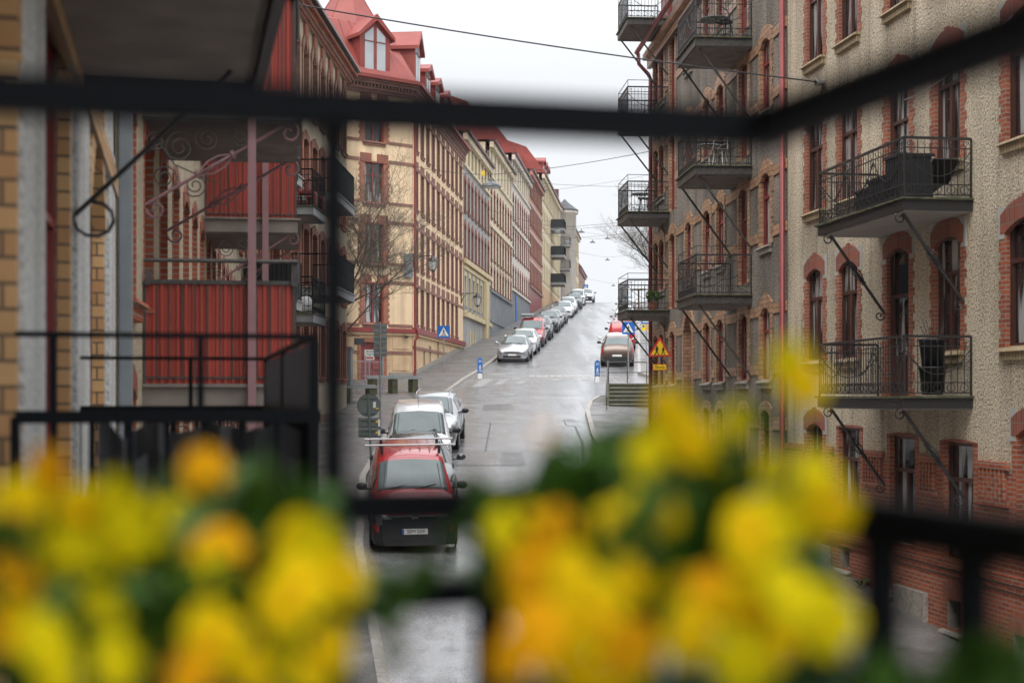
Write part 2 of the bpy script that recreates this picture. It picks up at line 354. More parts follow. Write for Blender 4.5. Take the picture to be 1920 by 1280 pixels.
for i in range(9):                               # row of pale paving slabs across the crossing
    a = pxg(992+i*13, 706.5); b = pxg(1002+i*13, 706.5); c = pxg(1002+i*13, 703.6); d = pxg(992+i*13, 703.6); zz.append([a, b, c, d])
decal('crossing_slabs', zz, KERB, .006)
PATCH = plain('asphalt_patch', (.035,.035,.037), .35, var=.3, scale=20)
tarlines = []
for a, b, wd in [((920,792),(910,846),.05), ((842,873),(984,873),.04), ((848,846),(978,846),.03), ((978,846),(984,873),.03), ((1057,787),(1062,798),.05), ((1055,787),(1075,786),.05), ((1062,798),(1078,799),.05), ((1078,799),(1092,830),.08), ((1092,830),(1094,870),.08)]:
    p, q = Vector(pxg(*a)), Vector(pxg(*b)); d = (q-p).normalized(); s = Vector((-d.y, d.x))*wd*.5
    tarlines.append([p-s, q-s, q+s, p+s])
decal('asphalt_seams', tarlines, PATCH, .006)
PATCHM = wet_asphalt('relaid_asphalt', (.03,.03,.032), (.15,.15,.155), .35, .6)
decal('relaid_patches', [[pxg(*p) for p in q] for q in (((850,872),(981,872),(976,848),(858,848)), ((905,770),(965,768),(960,757),(906,759)), ((1062,798),(1090,800),(1078,787),(1058,788)), ((985,690),(1012,689),(1012,684),(988,685)), ((1010,640),(1032,639),(1040,629),(1020,630)))], PATCHM, .004)
def manhole(px, py, label):
    x, y = pxg(px, py); m = MB(); m.lathe([(0,.012), (.3,.012), (.32,.004), (.36,.006), (.36,-.02)], n=24)
    sl = atan2(gz(x, y+1)-gz(x, y), 1)
    o = m.build('manhole_cover', GREYMET, None, (x, y, gz(x, y)+.004), (sl, 0, 0)); tag(o, label, 'manhole cover', 'iron covers in the road')
manhole(955, 740, 'dark iron manhole cover in the road below the zebra crossing')
manhole(1045, 652, 'small iron cover in the wet road uphill beyond the crossing')
# ------------------------------------------------------------------ facades
class Fac:                                       # a straight facade: local x along it, -y outwards
    def __init__(s, root, x, y, ang):
        s.root = root; s.o = Vector((x, y)); s.a = ang
    def loc(s, u, z, y=0):
        return (s.o.x+u*cos(s.a)-y*sin(s.a)-s.root.location.x, s.o.y+u*sin(s.a)+y*cos(s.a)-s.root.location.y, z-s.root.location.z)
    def put(s, mesh, name, u, z, y=0, parent=None, label=None, rot=0):
        if parent is not None: return inst(mesh, name, parent, (u, y, z), rot, label)
        return inst(mesh, name, s.root, s.loc(u, z, y), s.a+rot, label)
    def wall(s, u0, u1, z0, z1, holes, mat, depth=.28, name='wall', y=0):
        xs = sorted({u0, u1} | {q for h in holes for q in (h[0], h[1]) if u0 < q < u1})
        zs = sorted({z0, z1} | {q for h in holes for q in (h[2], h[3]) if z0 < q < z1})
        m = MB()
        for i in range(len(xs)-1):
            for j in range(len(zs)-1):
                cx, cz = (xs[i]+xs[i+1])/2, (zs[j]+zs[j+1])/2
                if any(h[0] < cx < h[1] and h[2] < cz < h[3] for h in holes): continue
                m.face([(xs[i]-u0, y, zs[j]-z0), (xs[i+1]-u0, y, zs[j]-z0), (xs[i+1]-u0, y, zs[j+1]-z0), (xs[i]-u0, y, zs[j+1]-z0)])
        for h in holes:
            a, b, c, d = max(h[0], u0)-u0, min(h[1], u1)-u0, max(h[2], z0)-z0, min(h[3], z1)-z0
            if a >= b or c >= d: continue
            y1 = y+depth
            m.face([(a,y,c), (a,y,d), (a,y1,d), (a,y1,c)]); m.face([(b,y,c), (b,y1,c), (b,y1,d), (b,y,d)])
            if h[3] <= z1: m.face([(a,y,d), (b,y,d), (b,y1,d), (a,y1,d)])
            if h[2] >= z0: m.face([(a,y,c), (a,y1,c), (b,y1,c), (b,y,c)])
        return s.put(m.mesh('wall', mat), name, u0, z0)
    def box(s, name, u0, u1, z0, z1, y0, y1, mat, label=None):
        m = MB(); m.box(0, u1-u0, 0, y1-y0, 0, z1-z0); return s.put(m.mesh(name, mat), name, u0, z0, y0, None, label)
def arc(w, z, rise, n=8):                        # arch curve from -w/2 to w/2, springing at z, crown at z+rise
    if rise <= .001: return [(-w/2, z), (w/2, z)]
    return [(-w/2+w*i/n, z+rise*(1-((2*i/n-1)**2))) for i in range(n+1)]
def winproto(w, h, rise=0., frame=REDF, sur=None, arch=None, sill=None, jw=.14, proud=.03, depth=.28, th=.25, kind='cross', glass=GLASS,
             spring=None, toothed=False, split=False, sillw=.12, door=False):
    D = {'w': w, 'h': h}
    fy = depth-.09; m = MB(); ft = .06
    m.box(-w/2, -w/2+ft, fy, fy+.07, 0, h); m.box(w/2-ft, w/2, fy, fy+.07, 0, h); m.box(-w/2+ft, w/2-ft, fy, fy+.07, 0, ft); m.box(-w/2+ft, w/2-ft, fy, fy+.07, h-ft, h)
    tz = h*.68
    if kind in ('cross', 'T'):
        m.box(-w/2+ft, w/2-ft, fy-.008, fy+.06, tz-.035, tz+.035)
        m.box(-.04, .04, fy-.004, fy+.055, ft, tz-.035)
        if kind == 'cross': m.box(-.03, .03, fy, fy+.055, tz+.035, h-ft)
        for sg in (-1, 1):
            a, b = (-w/2+ft, -.04) if sg < 0 else (.04, w/2-ft)
            m.box(a, a+.03, fy+.01, fy+.05, ft, tz-.035); m.box(b-.03, b, fy+.01, fy+.05, ft, tz-.035)
    elif kind == 'two':
        m.box(-.045, .045, fy, fy+.055, ft, h-ft)
        m.box(-w/2+ft, -.045, fy, fy+.05, tz-.02, tz+.02); m.box(.045, w/2-ft, fy, fy+.05, tz-.02, tz+.02)
    elif kind == 'bar': m.box(-w/2+ft, w/2-ft, fy, fy+.055, tz-.03, tz+.03)
    if door:
        m.box(-w/2+ft, w/2-ft, fy+.015, fy+.05, ft, h*.28)
        for i in range(5): m.box(-w/2+ft+.04+i*(w-2*ft-.08)/5, -w/2+ft+.04+(i+.6)*(w-2*ft-.08)/5, fy+.005, fy+.03, ft+.05, h*.28-.05)
        m.box(-w/2+ft, -w/2+ft+.09, fy+.0, fy+.06, ft, tz); m.box(w/2-ft-.09, w/2-ft, fy, fy+.06, ft, tz)
        if kind == 'bar': pass
    D['frame'] = m.mesh('window', frame)
    g = MB(); g.face([(-w/2+.01, fy+.045, .01), (w/2-.01, fy+.045, .01), (w/2-.01, fy+.045, h-.01), (-w/2+.01, fy+.045, h-.01)]); D['pane'] = g.mesh('pane', glass)
    D['sur'] = []
    if sur:
        ins = .012; zt = h-rise
        for sg in (-1, 1):
            m = MB(); a, b = sorted((sg*(w/2-ins), sg*(w/2+jw))); m.box(a, b, -proud, fy-.01, -.0 if not sill else -.02, zt)
            if toothed:
                k = 0; z = .0
                while z+.16 < zt:
                    if k % 2 == 0:
                        a, b = sorted((sg*(w/2+jw), sg*(w/2+jw+.07))); m.box(a, b, -proud+.004, 0.02, z, z+.15)
                    k += 1; z += .15
            D['sur'].append(m.mesh('jamb', sur))
        m = MB()
        W2 = w+2*jw
        if split:
            for sg in (-1, 1):
                a, b = sorted((sg*w*.16, sg*(w/2+jw-.02))); m.box(a, b, -proud-.02, fy-.01, h-.02, h+th+.12)
            m.box(-w*.16, w*.16, -proud, fy-.01, h-.03, h+.05)
        else:
            inner = [(-w/2-jw, zt)]+arc(w, zt, rise)+[(w/2+jw, zt)]
            if rise <= .001: inner = [(-w/2-jw, h), (-w/2, h), (w/2, h), (w/2+jw, h)]
            outer = arc(W2, inner[0][1]+th*.92, rise+.04, len(inner)-1)
            m.strip(inner, outer, -proud-.012, fy-.01)
            if th > .2:
                q = outer[len(outer)//2][1]; m.box(-.07, .07, -proud-.02, fy*.5, h+.005, q+.03)
        D['arch'] = m.mesh('arch', arch or sur)
        if spring:
            D['spring'] = []
            for sg in (-1, 1):
                m = MB(); a, b = sorted((sg*(w/2+.02), sg*(w/2+jw+.07))); m.box(a, b, -proud-.006, .02, zt-.08, zt+.42)
                D['spring'].append(m.mesh('springer_stone', spring))
    if sill:
        m = MB(); o = w/2+sillw
        m.prism([(-.13, -.07), (.0, -.07), (fy, -.01), (fy, .02), (-.11, -.03)], -o, o, 'yz')
        m.prism([(-.07, -.20), (.0, -.20), (.0, -.07), (-.07, -.07)], -o+.03, o-.03, 'yz'); D['sill'] = m.mesh('sill', sill)
    return D
def place(Fc, D, u, z, label=None, name='window'):
    o = Fc.put(D['frame'], name, u, z, 0, None, label)
    inst(D['pane'], 'pane', o)
    for q_ in D['sur']: inst(q_, 'jamb', o)
    if D.get('arch'): inst(D['arch'], 'arch', o)
    for q_ in D.get('spring', []): inst(q_, 'springer_stone', o)
    if D.get('sill'): inst(D['sill'], 'sill', o)
    return o
def hole(D, u, z): return (u-D['w']/2, u+D['w']/2, z, z+D['h'])
def corr(w, h, pitch=.075, d=.018):              # corrugated sheet in xz, facing -y, real thickness
    m = MB(); n = max(2, int(w/pitch)); prof = []
    for i in range(n):
        x = i*w/n; p = w/n; prof += [(x, 0), (x+.42*p, 0), (x+.5*p, d), (x+.92*p, d)]
    prof.append((w, 0))
    for a, b in zip(prof, prof[1:]):
        m.face([(a[0],a[1],0), (b[0],b[1],0), (b[0],b[1],h), (a[0],a[1],h)]); m.face([(a[0],a[1]+.004,0), (a[0],a[1]+.004,h), (b[0],b[1]+.004,h), (b[0],b[1]+.004,0)])
    return m
def balcony(Fc, u0, u1, zb, wid, style='iron', slabt=.2, rail=1.0, slabmat=IRONW, soff=CONC, irm=IRON, extra=False, braces=True, label=None, scroll=False, panel=None, chamfer=0., bpitch=.11, brace_u=None, drop=1.35, brace_mat=None, bra=.028, rr=.028, br=.009):
    L = u1-u0; m = MB()
    if chamfer: outl = [(0,0), (0,-wid), (L-chamfer,-wid), (L,-wid+chamfer), (L,0)]
    else: outl = [(0,.0), (0,-wid), (L,-wid), (L,.0)]
    zt = zb+slabt
    m.prism([(x, y) for x, y in outl], .02, slabt, 'xy')
    ob = Fc.put(m.mesh('balcony', slabmat), 'balcony', u0, zb, 0, None, label)
    s = MB(); s.prism([(.04 if x < .01 else x-.04, y+.04 if y < -.1 else y) for x, y in outl], 0.0, .018, 'xy'); s.build('soffit', soff, ob)
    e = MB(); e.prism([(x+(-.05 if x < .01 else .05), y-.05 if y < -.1 else y) for x, y in outl], slabt+.002, slabt+.035, 'xy'); e.build('edge_slab', MOSS if style == 'iron' else slabmat, ob)
    R = MB(); z0 = slabt+.035; zr = z0+rail; path = [(.03, -.02), (.03, -wid+.03), (L-.03, -wid+.03), (L-.03, -.02)]
    if chamfer: path = [(.03,-.02), (.03,-wid+.03), (L-chamfer,-wid+.03), (L-.03,-wid+chamfer), (L-.03,-.02)]
    def run(z, r): 
        for a, b in zip(path, path[1:]): R.tube([(a[0],a[1],z), (b[0],b[1],z)], r, 4)
    run(zr, rr)
    for p in path: R.tube([(p[0],p[1],z0-.03), (p[0],p[1],zr)], .02, 4)
    if extra:
        run(zr+.22, .012)
        for p in path: R.tube([(p[0],p[1],zr), (p[0],p[1],zr+.22)], .01, 4)
    if style == 'iron':
        run(z0+.05, .014); run(z0+.22, .012); run(zr-.16, .012)
        for a, b in zip(path, path[1:]):
            A, B = Vector((a[0],a[1],0)), Vector((b[0],b[1],0)); D = (B-A).length; n = max(2, int(D/bpitch))
            for i in range(1, n):
                p = A.lerp(B, i/n); top = zr-.16 if i % 2 else zr-.03
                R.tube([p+Vector((0,0,z0+.05)), p+Vector((0,0,top))], .0085, 4)
                if i % 2:
                    c = p+Vector((0,0,z0+.135)); dd = (B-A).normalized()
                    R.tube([c+(dd*cos(t*pi/5)+Vector((0,0,1))*sin(t*pi/5))*.07 for t in range(11)], .007, 4)
                    R.tube([p+Vector((0,0,top)), p+dd*.02+Vector((0,0,top+.04)), p-dd*.015+Vector((0,0,top+.07)), p+dd*.01+Vector((0,0,top+.11))], .007, 4)
            nsw = max(1, round(D/1.15))
            for k in range(nsw):
                q = [A.lerp(B, (k+t/10)/nsw)+Vector((0,0,zr-.2-.42*(1-(t/5-1)**2))) for t in range(11)]
                R.tube(q, .011, 4)
            for c0 in (A+(B-A).normalized()*.09, B-(B-A).normalized()*.09):
                dd = (B-A).normalized()
                for zc in (zr-.09, zr-.42, z0+.45):
                    R.tube([c0+Vector((0,0,zc))+(dd*cos(t*pi/4)+Vector((0,0,1))*sin(t*pi/4))*(.055-.004*t) for t in range(11)], .007, 4)
    elif style in ('bars', 'panel'):
        run(z0+.06, .014)
        for a, b in zip(path, path[1:]):
            A, B = Vector((a[0],a[1],0)), Vector((b[0],b[1],0)); D = (B-A).length; n = max(2, int(D/.12))
            for i in range(1, n):
                p = A.lerp(B, i/n); R.tube([p+Vector((0,0,z0+.06)), p+Vector((0,0,zr))], br, 4)
    R.build('railing', irm, ob)
    if panel:
        for i, (a, b) in enumerate(zip(path, path[1:])):
            if panel[1] and i not in panel[1]: continue
            A, B = Vector((a[0],a[1],0)), Vector((b[0],b[1],0)); D = (B-A).length; ang = atan2(B.y-A.y, B.x-A.x)
            c = corr(D, rail-.02+(slabt if panel[2] else 0)); c.build('corrugated_panel', panel[0], ob, (A.x, A.y, (z0-(slabt if panel[2] else 0))), ang if True else 0)
    if braces:
        bw_ = brace_mat or IRON
        for ub in (brace_u or (.12, L-.12)):
            B = MB(); top = Vector((ub, -wid+.12, 0)); bot = Vector((ub, -.02, -drop))
            B.tube([top, bot], bra, 6)
            if scroll:
                B.tube([top+Vector((0, -.02-.11*(1-t/16)*sin(t*.55)-.02, .02-.10+.11*(1-t/16)*cos(t*.55))) for t in range(14)], .014, 5)
                B.tube([bot+Vector((0, .0-.10+.10*(1-t/16)*cos(t*.55+pi*0), -.04-.10*(1-t/16)*sin(t*.55))) for t in range(14)], .014, 5)
                mid = top.lerp(bot, .5); d = (bot-top).normalized(); a = d.cross(Vector((1,0,0)))
                B.tube([mid-d*.18, mid-d*.1, mid, mid+d*.1, mid+d*.18], .02, 8); 
                for k in range(4):
                    e1 = Vector((1,0,0))*cos(k*pi/2)+a*sin(k*pi/2)
                    B.tube([mid-d*.17+e1*.02, mid-d*.06+e1*.065, mid+d*.06+e1*.065, mid+d*.17+e1*.02], .012, 4)
                for q in (-.2, .2): B.tube([mid+d*(q-.02), mid+d*(q+.02)], .045, 8)
            B.build('brace', bw_, ob)
    return ob
def side_body(Fc, L, z0, z1, dep, mat, y0=.36):
    return Fc.box('side_wall', 0.004, L-.004, z0, z1-.01, y0, dep, mat)
def roof_prism(Fc, u0, u1, prof, mat, name='roof'):
    m = MB(); m.prism(prof, 0, u1-u0, 'yz'); return Fc.put(m.mesh(name, mat), name, u0, 0)
# ------------------------------------------------------------------ left side: building the camera's balcony belongs to
r0 = empty('apartment_building', (-.58, 0, -6), 0, 'nearest house on the left, ochre glazed bricks between strips of grey render', 'building')
A0 = Fac(r0, -.58, 0, atan2(1, -.2306))
pd = winproto(1.36, 2.55, 0, REDF, TANBR, None, None, .12, .02, .15, .2, 'bar', GLASSR)
pdo = winproto(1.40, 2.72, 0, REDF, YELBR, None, None, .10, .012, .15, .2, 'two', GLASSR)
pa = winproto(1.55, 2.72, .55, REDF, YELBR, None, None, .10, .012, .17, .25, 'two', GLASSR)
hs = []; pl = []
for fl in (-1, 0, 1, 2):
    zf = -1.02+2.95*fl
    for u, D in ((-3.2, pa), (1.2, pdo), (4.2, pa), (6.58, pdo), (9.58, pa)):
        zz_ = zf+(.02 if D is pdo else .0); hs.append(hole(D, u, zz_)); pl.append((D, u, zz_))
A0.wall(-9, 11.98, -6.5, 13, hs, GREYR, .3)
for D, u, z in pl: place(A0, D, u, z)
side_body(Fac(r0, A0.o.x+cos(A0.a)*-9, A0.o.y+sin(A0.a)*-9, A0.a), 20.97, -6.5, 13, 10, GREYW)
for fl in (0, 1):
    zf = -1.0+2.95*fl
    for (u, wd) in ((5.4, .78), (8.0, 1.0), (11.2, .9)):       # slightly raised render strips
        A0.box('render_strip', u-wd/2, u+wd/2, zf+.5, zf+2.9, -.03, .0, GREYR)
    A0.box('brick_band', 3.2, 11.9, zf+2.62, zf+2.80, -.045, .0, YELBR)
# neighbour balcony: railing at eye level, slab of the one above
nb = balcony(A0, 4.80, 7.75, -1.32, 1.03, 'bars', .22, 1.0, IRON, CONC, RAILM, braces=False, panel=None, rr=.03, br=.016, label='black railed balcony of the next flat with a raised safety rail')
m = MB(); L = 2.95; zb = .255+1.0
for a, b in (((.03,-.02), (.03,-1.0)), ((.03,-1.0), (2.92,-1.0)), ((2.92,-1.0), (2.92,-.02))):
    m.tube([(a[0],a[1],zb+.275), (b[0],b[1],zb+.275)], .013, 4)
for p in ((.03,-.62), (.03,-.14), (.03,-1.0), (2.92,-1.0), (2.92,-.6), (1.5,-1.0)): m.tube([(p[0],p[1],zb), (p[0],p[1],zb+.275)], .016, 4)
m.build('safety_rail', RAILM, nb)
m = MB()
for i in range(27): m.box(.08+i*.105, .13+i*.105, -1.02, -.995, .27, 1.51)
m.box(.05, 2.9, -1.01, -1.0, .27, 1.30); m.build('slatted_screen', plain('blue_black_sheet', (.02,.024,.032), .4, var=.2), nb)
TARP = plain('dark_grey_tarpaulin', (.05,.052,.055), .55, var=.5, scale=3)
m = MB()
def tp(i, j): return (.10+.05*sin(i*.9+j*.6)+.03*sin(i*2.3-j*1.7)+.02*j*(1 if i % 3 else .4), -.03-i*.041, 1.225-j*.11+.025*sin(i*1.3)-.03*(i % 4 == 0))
for i in range(6, 23):
    for j in range(9): m.face([tp(i,j), tp(i+1,j), tp(i+1,j+1), tp(i,j+1)])
t = tag(m.build('tarpaulin_cover', TARP, None, A0.loc(4.85, -1.32, 0) and Vector(A0.loc(4.85, -1.32, 0))+r0.location, A0.a, True), 'dark grey tarpaulin heaped behind the balusters of the neighbouring balcony', 'tarpaulin')
up = balcony(A0, 4.2, 7.80, 1.72, .93, 'bars', .22, 1.0, CONC, CONC, RAILM, braces=True, scroll=False, brace_u=(3.3,), drop=.78, brace_mat=IRON, bra=.014, label='concrete balcony slab overhead with a dark weathered underside')
m = MB(); m.box(0, 3.6, -.985, -.935, -.04, .2); m.box(3.6, 3.66, -.98, 0, -.05, .2); m.build('edge_flashing', BLACKC, up)
m = MB(); m.tube([(3.3, -.02+.0, -.78)]+[(3.3, -.02-.09+.10*cos(t*.6), -.80-.09*sin(t*.6)-.0) for t in range(9)], .011, 5); m.build('scroll', IRON, up)
# the camera's own balcony
own = balcony(A0, -1.6, .949, -1.30, 1.023, 'bars', .22, .95, IRON, CONC, RAILM, braces=False, label='balcony the picture is taken from, black steel rails in front of the lens')
for ch in list(own.children):
    if ch.name.startswith('railing'): bpy.data.objects.remove(ch)
m = MB(); q = lambda u, o, z: (u+1.6, -o, z+1.30)
T = .0125
def bar(a, b, hh, hw=T):                         # flat bar between two points, hh half height
    a, b = Vector(a), Vector(b); d = b-a; s = Vector((-d.y, d.x, 0)).normalized()*hw; vs = []
    for p in (a, b):
        for sg in (-1, 1):
            for dz in (-hh, hh): vs.append(p+s*sg+Vector((0,0,dz)))
    m.idx(vs, [(0,1,3,2), (4,6,7,5), (0,4,5,1), (2,3,7,6), (0,2,6,4), (1,5,7,3)])
SO = lambda u: 1.023+.097*(.949-u)
bar(q(.949,0,.218), q(.949,1.04,.218), .0145, .018); bar(q(.93,SO(.93),.218), q(-1.5,SO(-1.5),.218), .0135, .018)
m.build('handrail', RAILM, own)
m = MB(); bar(q(.949,0,-.083), q(.949,1.03,-.083), .015); bar(q(.937,1.023,-.086), q(-1.5,SO(-1.5),-.086), .0165)
bar(q(.949,0,-.150), q(.949,1.03,-.150), .012)
bar(q(.949,0,-.98), q(.949,1.03,-.98), .012); bar(q(.937,1.023,-.98), q(-1.5,1.023,-.98), .014); m.build('lower_rail', RAILM, own)
for (u, o, zt) in ((.949, .675, .206), (.949, .02, .206), (-1.5, 1.023, .206)):
    m = MB(); m.box(u+1.6-.011, u+1.6+.011, -o-.011, -o+.011, .255, zt+1.30); m.build('post', RAILM, own)
k = 0
for i in range(1, 9):
    for (u, o) in ((.949, 1.023-i*.1135), (.949-.10*i+.03, SO(.949-.10*i+.03))):
        if o < 0.02 or abs(o-.675) < .04: continue
        m = MB(); m.box(u+1.6-.0105, u+1.6+.0105, -o-.0105, -o+.0105, .30, 1.20); m.build('baluster', RAILM, own)
m = MB(); m.box(.949+1.6-.012, .949+1.6+.012, -1.023-.012, -1.023+.012, .255, 1.20); m.build('post', RAILM, own)
# ------------------------------------------------------------------ left side: cream pebble-dash house with red corrugated balconies
r1 = empty('apartment_building', (-3.3, 11.9, -5), 0, 'cream pebble-dash house on the left with red brick window jambs and red corrugated balconies', 'building')
A1 = Fac(r1, -1.53, 0, atan2(1, -.15)); k1 = 1.0112
p1 = winproto(.86, 1.75, .12, BROWNF, RED_BR, RED_BRV, RED_BR, .03, .012, .17, .2, 'bar', GLASSR)
hs = []; pl = []
for row in (-1.55, 1.0, 4.0, 7.0, 9.9):
    for i in range(16):
        u = 13.0+i*1.62
        if u < 38: hs.append(hole(p1, u, row-.1)); pl.append((u, row-.1))
A1.wall(12.0, 38.5, -6, 12.6, hs, CREAMP, .25)
for u, z in pl: place(A1, p1, u, z)
B1 = Fac(r1, A1.o.x+cos(A1.a)*12, A1.o.y+sin(A1.a)*12, A1.a); side_body(B1, 26.4, -6, 12.6, 11, CREAMP, .4)
roof_prism(B1, 0, 26.4, [(-.4,12.6), (-.4,12.75), (2,15.2), (5.5,16.5), (11,16.5), (11.3,12.6)], ROOF)
A1.box('downpipe', 12.02, 12.12, -5.5, 12.5, -.13, -.03, GREYMET); A1.box('grey_strip', 12.16, 12.42, -5.5, 12.5, -.05, 0, LSTONE)
for zb, nm in ((-.12, 'red corrugated balcony end panel low on the left, largest of its stack'), (2.72, 'red corrugated balcony at the top left, cut by the frame')):
    b = balcony(A1, 14.05, 16.55, zb, 1.5, 'bars', .22, 1.0, CONC, CONC, IRONW, panel=(REDP, (0,1,2), True), scroll=True, drop=.82, bra=.018, brace_mat=PINKPOST, label=nm)
    m = MB(); m.tube([(-.04,-.02,1.46), (-.04,-1.5,1.46)], .02, 8); m.tube([(-.04,-1.5,1.46), (2.5,-1.5,1.46)], .02, 8)
    m.box(-.03,.01,-.09,-.03,1.22,1.36); m.box(-.03,.01,-1.5,-1.44,1.22,1.46); m.build('top_rail', IRONW, b)
    m = MB()                                     # wrought scrolls in the corner under the slab
    for (cy, cz, rr) in ((-.35,-.25,.16), (-.62,-.16,.13), (-.2,-.55,.14), (-.95,-.13,.10), (-.5,-.62,.12), (-.12,-.2,.1)):
        m.tube([(.12, cy+rr*(1-t/26)*cos(t*.6+cz*9), cz-rr*(1-t/26)*sin(t*.6+cz*9)) for t in range(22)], .009, 4)
    m.tube([(.12,-.05,-.05), (.12,-.3,-.42), (.12,-.72,-.6)], .009, 4); m.build('scrollwork', IRONW, b)
m = MB(); m.box(-.04, .03, -.038, .038, 0, 10.2); A1.put(m.mesh('post', PINKPOST), 'balcony_post', 13.98, -5, -1.06)
for zb, pm, u0 in ((2.67, REDP, 23.3), (-.3, REDP, 23.3)):
    b = balcony(A1, u0, u0+2.6, zb, 1.5, 'bars', .22, 1.02, CONC, CONC, IRONW, panel=(pm, (0,1,2), False), scroll=True, drop=.9, bra=.018, brace_mat=PINKPOST, label='red corrugated balcony farther down the left facade')
    m = MB()
    for (cy, cz, rr) in ((-.35,-.25,.15), (-.62,-.16,.12), (-.2,-.55,.13)):
        m.tube([(.12, cy+rr*(1-t/26)*cos(t*.6+cz*9), cz-rr*(1-t/26)*sin(t*.6+cz*9)) for t in range(22)], .009, 4)
    m.build('scrollwork', IRONW, b)
m = MB(); m.box(-.05, .03, -.05, .05, 0, 8.9); A1.put(m.mesh('post', PINKPOST), 'balcony_post', 23.2, -5, -.98)
balcony(A1, 35.5, 37.8, 5.7, 1.5, 'bars', .22, 1.0, CONC, CONC, IRONW, panel=(GREENC, (0,1,2), False), label='dark green corrugated balcony behind the red ones')
m = MB(); m.lathe([(0,1.05), (.10,1.0), (.15,.62), (.13,.52), (.17,.2), (.13,0), (0,0)], n=14)
def furn(name, mb, mat, pos, rot, label, cat, group=None, smooth=False): return tag(mb.build(name, mat, None, pos, rot, smooth), label, cat, group)
# ------------------------------------------------------------------ left side: second part of the row, bending with the street
r2 = empty('apartment_building', (-7.2, 38.5, -3), 0, 'cream house with orange-brown brick cornice and arched top windows, left of the corner house', 'building')
A2 = Fac(r2, -8.56, 0, atan2(1, .034))
p2 = winproto(.98, 2.25, .45, BROWNF, BROWNBR, BROWNBR, BROWNBR, .15, .05, .22, .25, 'cross', GLASSR)
p2b = winproto(.98, 1.9, .12, REDF, RED_BR, RED_BRV, RED_BR, .15, .05, .22, .25, 'cross', GLASSR)
hs = []; pl = []
for row, D in ((9.7, p2), (6.75, p2b), (3.75, p2b), (.75, p2b)):
    for i in range(11):
        u = 39.3+i*1.68; hs.append(hole(D, u, row)); pl.append((D, u, row))
A2.wall(38.3, 57, -.6, 12.9, hs, CREAMP, .26)
A2.wall(38.3, 57, -5, -.6, [], BROWNBR, .26)
for D, u, z in pl: place(A2, D, u, z)
B2 = Fac(r2, A2.o.x+cos(A2.a)*38.3, A2.o.y+sin(A2.a)*38.3, A2.a); side_body(B2, 18.7, -5, 12.9, 9, CREAMP, .4)
m = MB(); m.box(0, 18.9, -.12, 0, 0, .5); m.box(0, 18.95, -.26, -.12, .22, .5); m.box(0, 19, -.4, -.26, .36, .5)
for i in range(90): m.box(.05+i*.21, .15+i*.21, -.2, -.12, .06, .22)
A2.put(m.mesh('cornice', RED_BR), 'cornice', 38.3, 12.5)
m = MB()
for i in range(11):                              # hanging brick steps between the arches
    for s_, hh in ((-.26, .5), (-.13, .8), (0, 1.05), (.13, .8), (.26, .5)): m.box(.84+1.0+i*1.68+s_-.045-.84+.0, .84+1.0+i*1.68+s_+.045-.84, -.09, 0, .95-hh, .95)
A2.put(m.mesh('brick_pendants', RED_BR), 'brick_pendants', 38.3, 11.6)
m = MB(); m.prism([(-.55,.02), (-.55,.12), (.2,.5), (3.5,3.2), (3.5,.02)], 0, 18.9, 'yz'); A2.put(m.mesh('roof', BLKROOF), 'roof', 38.3, 13.0)
for u0, u1, zb, st, pn, lb in ((38.4, 39.25, 5.75, 'bars', (BLACKC, (0,1), False), 'black corrugated balcony just right of the upper red balcony'),
        (38.4, 39.25, 2.35, 'bars', (BLACKC, (0,1), False), 'black corrugated balcony just right of the lower red balcony'),
        (41, 43.2, 5.25, 'iron', None, 'upper iron balcony with open bars and red wicker seats'), (41, 43.2, 2.15, 'iron', None, 'lower iron balcony with open bars and a white pot'),
        (45.3, 49.2, 6.25, 'bars', (BLACKC, (1,), False), 'upper dark panelled balcony right of the black post'), (45.3, 49.2, 3.25, 'bars', (BLACKC, (1,), False), 'lower dark panelled balcony right of the black post')):
    balcony(A2, u0, u1, zb, 1.45, st, .24, 1.05, STEEL, CONC, RAILM, panel=pn, label=lb, braces=False)
m = MB(); m.lathe([(0,.52), (.12,.5), (.2,.36), (.2,.1), (.14,0), (0,0)], n=14)
furn('plant_pot', m, WHITEP, (-6.0, 41.4, 2.43), 0, 'round white pot on the lower iron balcony left of the black post', 'pot', smooth=True)
m = MB(); m.lathe([(0,1.3), (.02,1.28), (.16,.95), (.19,.7), (.05,.62), (.02,.6), (.02,0), (0,0)], n=12)
furn('parasol', m, WHITEP, (-5.75, 37.5, 6.0), 0, 'small closed white parasol on the balcony above the red panel', 'parasol', smooth=True)
for i, yy in enumerate((41.4, 42.4)):
    m = MB(); m.box(-.25,.25,-.25,.25,.38,.44); m.box(-.25,.25,.2,.25,.44,.9)
    for sx in (-.23,.23):
        for sy in (-.23,.23): m.tube([(sx,sy,0),(sx,sy,.4)], .02, 5)
    for kk in range(4): m.box(-.25,.25,-.26,-.24,.08+kk*.08,.11+kk*.08)
    furn('balcony_chair', m, REDF, (-5.95+.1*i, yy, 5.53), pi*.5, ('red slatted chair at the near end of the upper iron balcony', 'red slatted chair at the far end of the upper iron balcony')[i], 'chair', 'red chairs on the iron balcony')
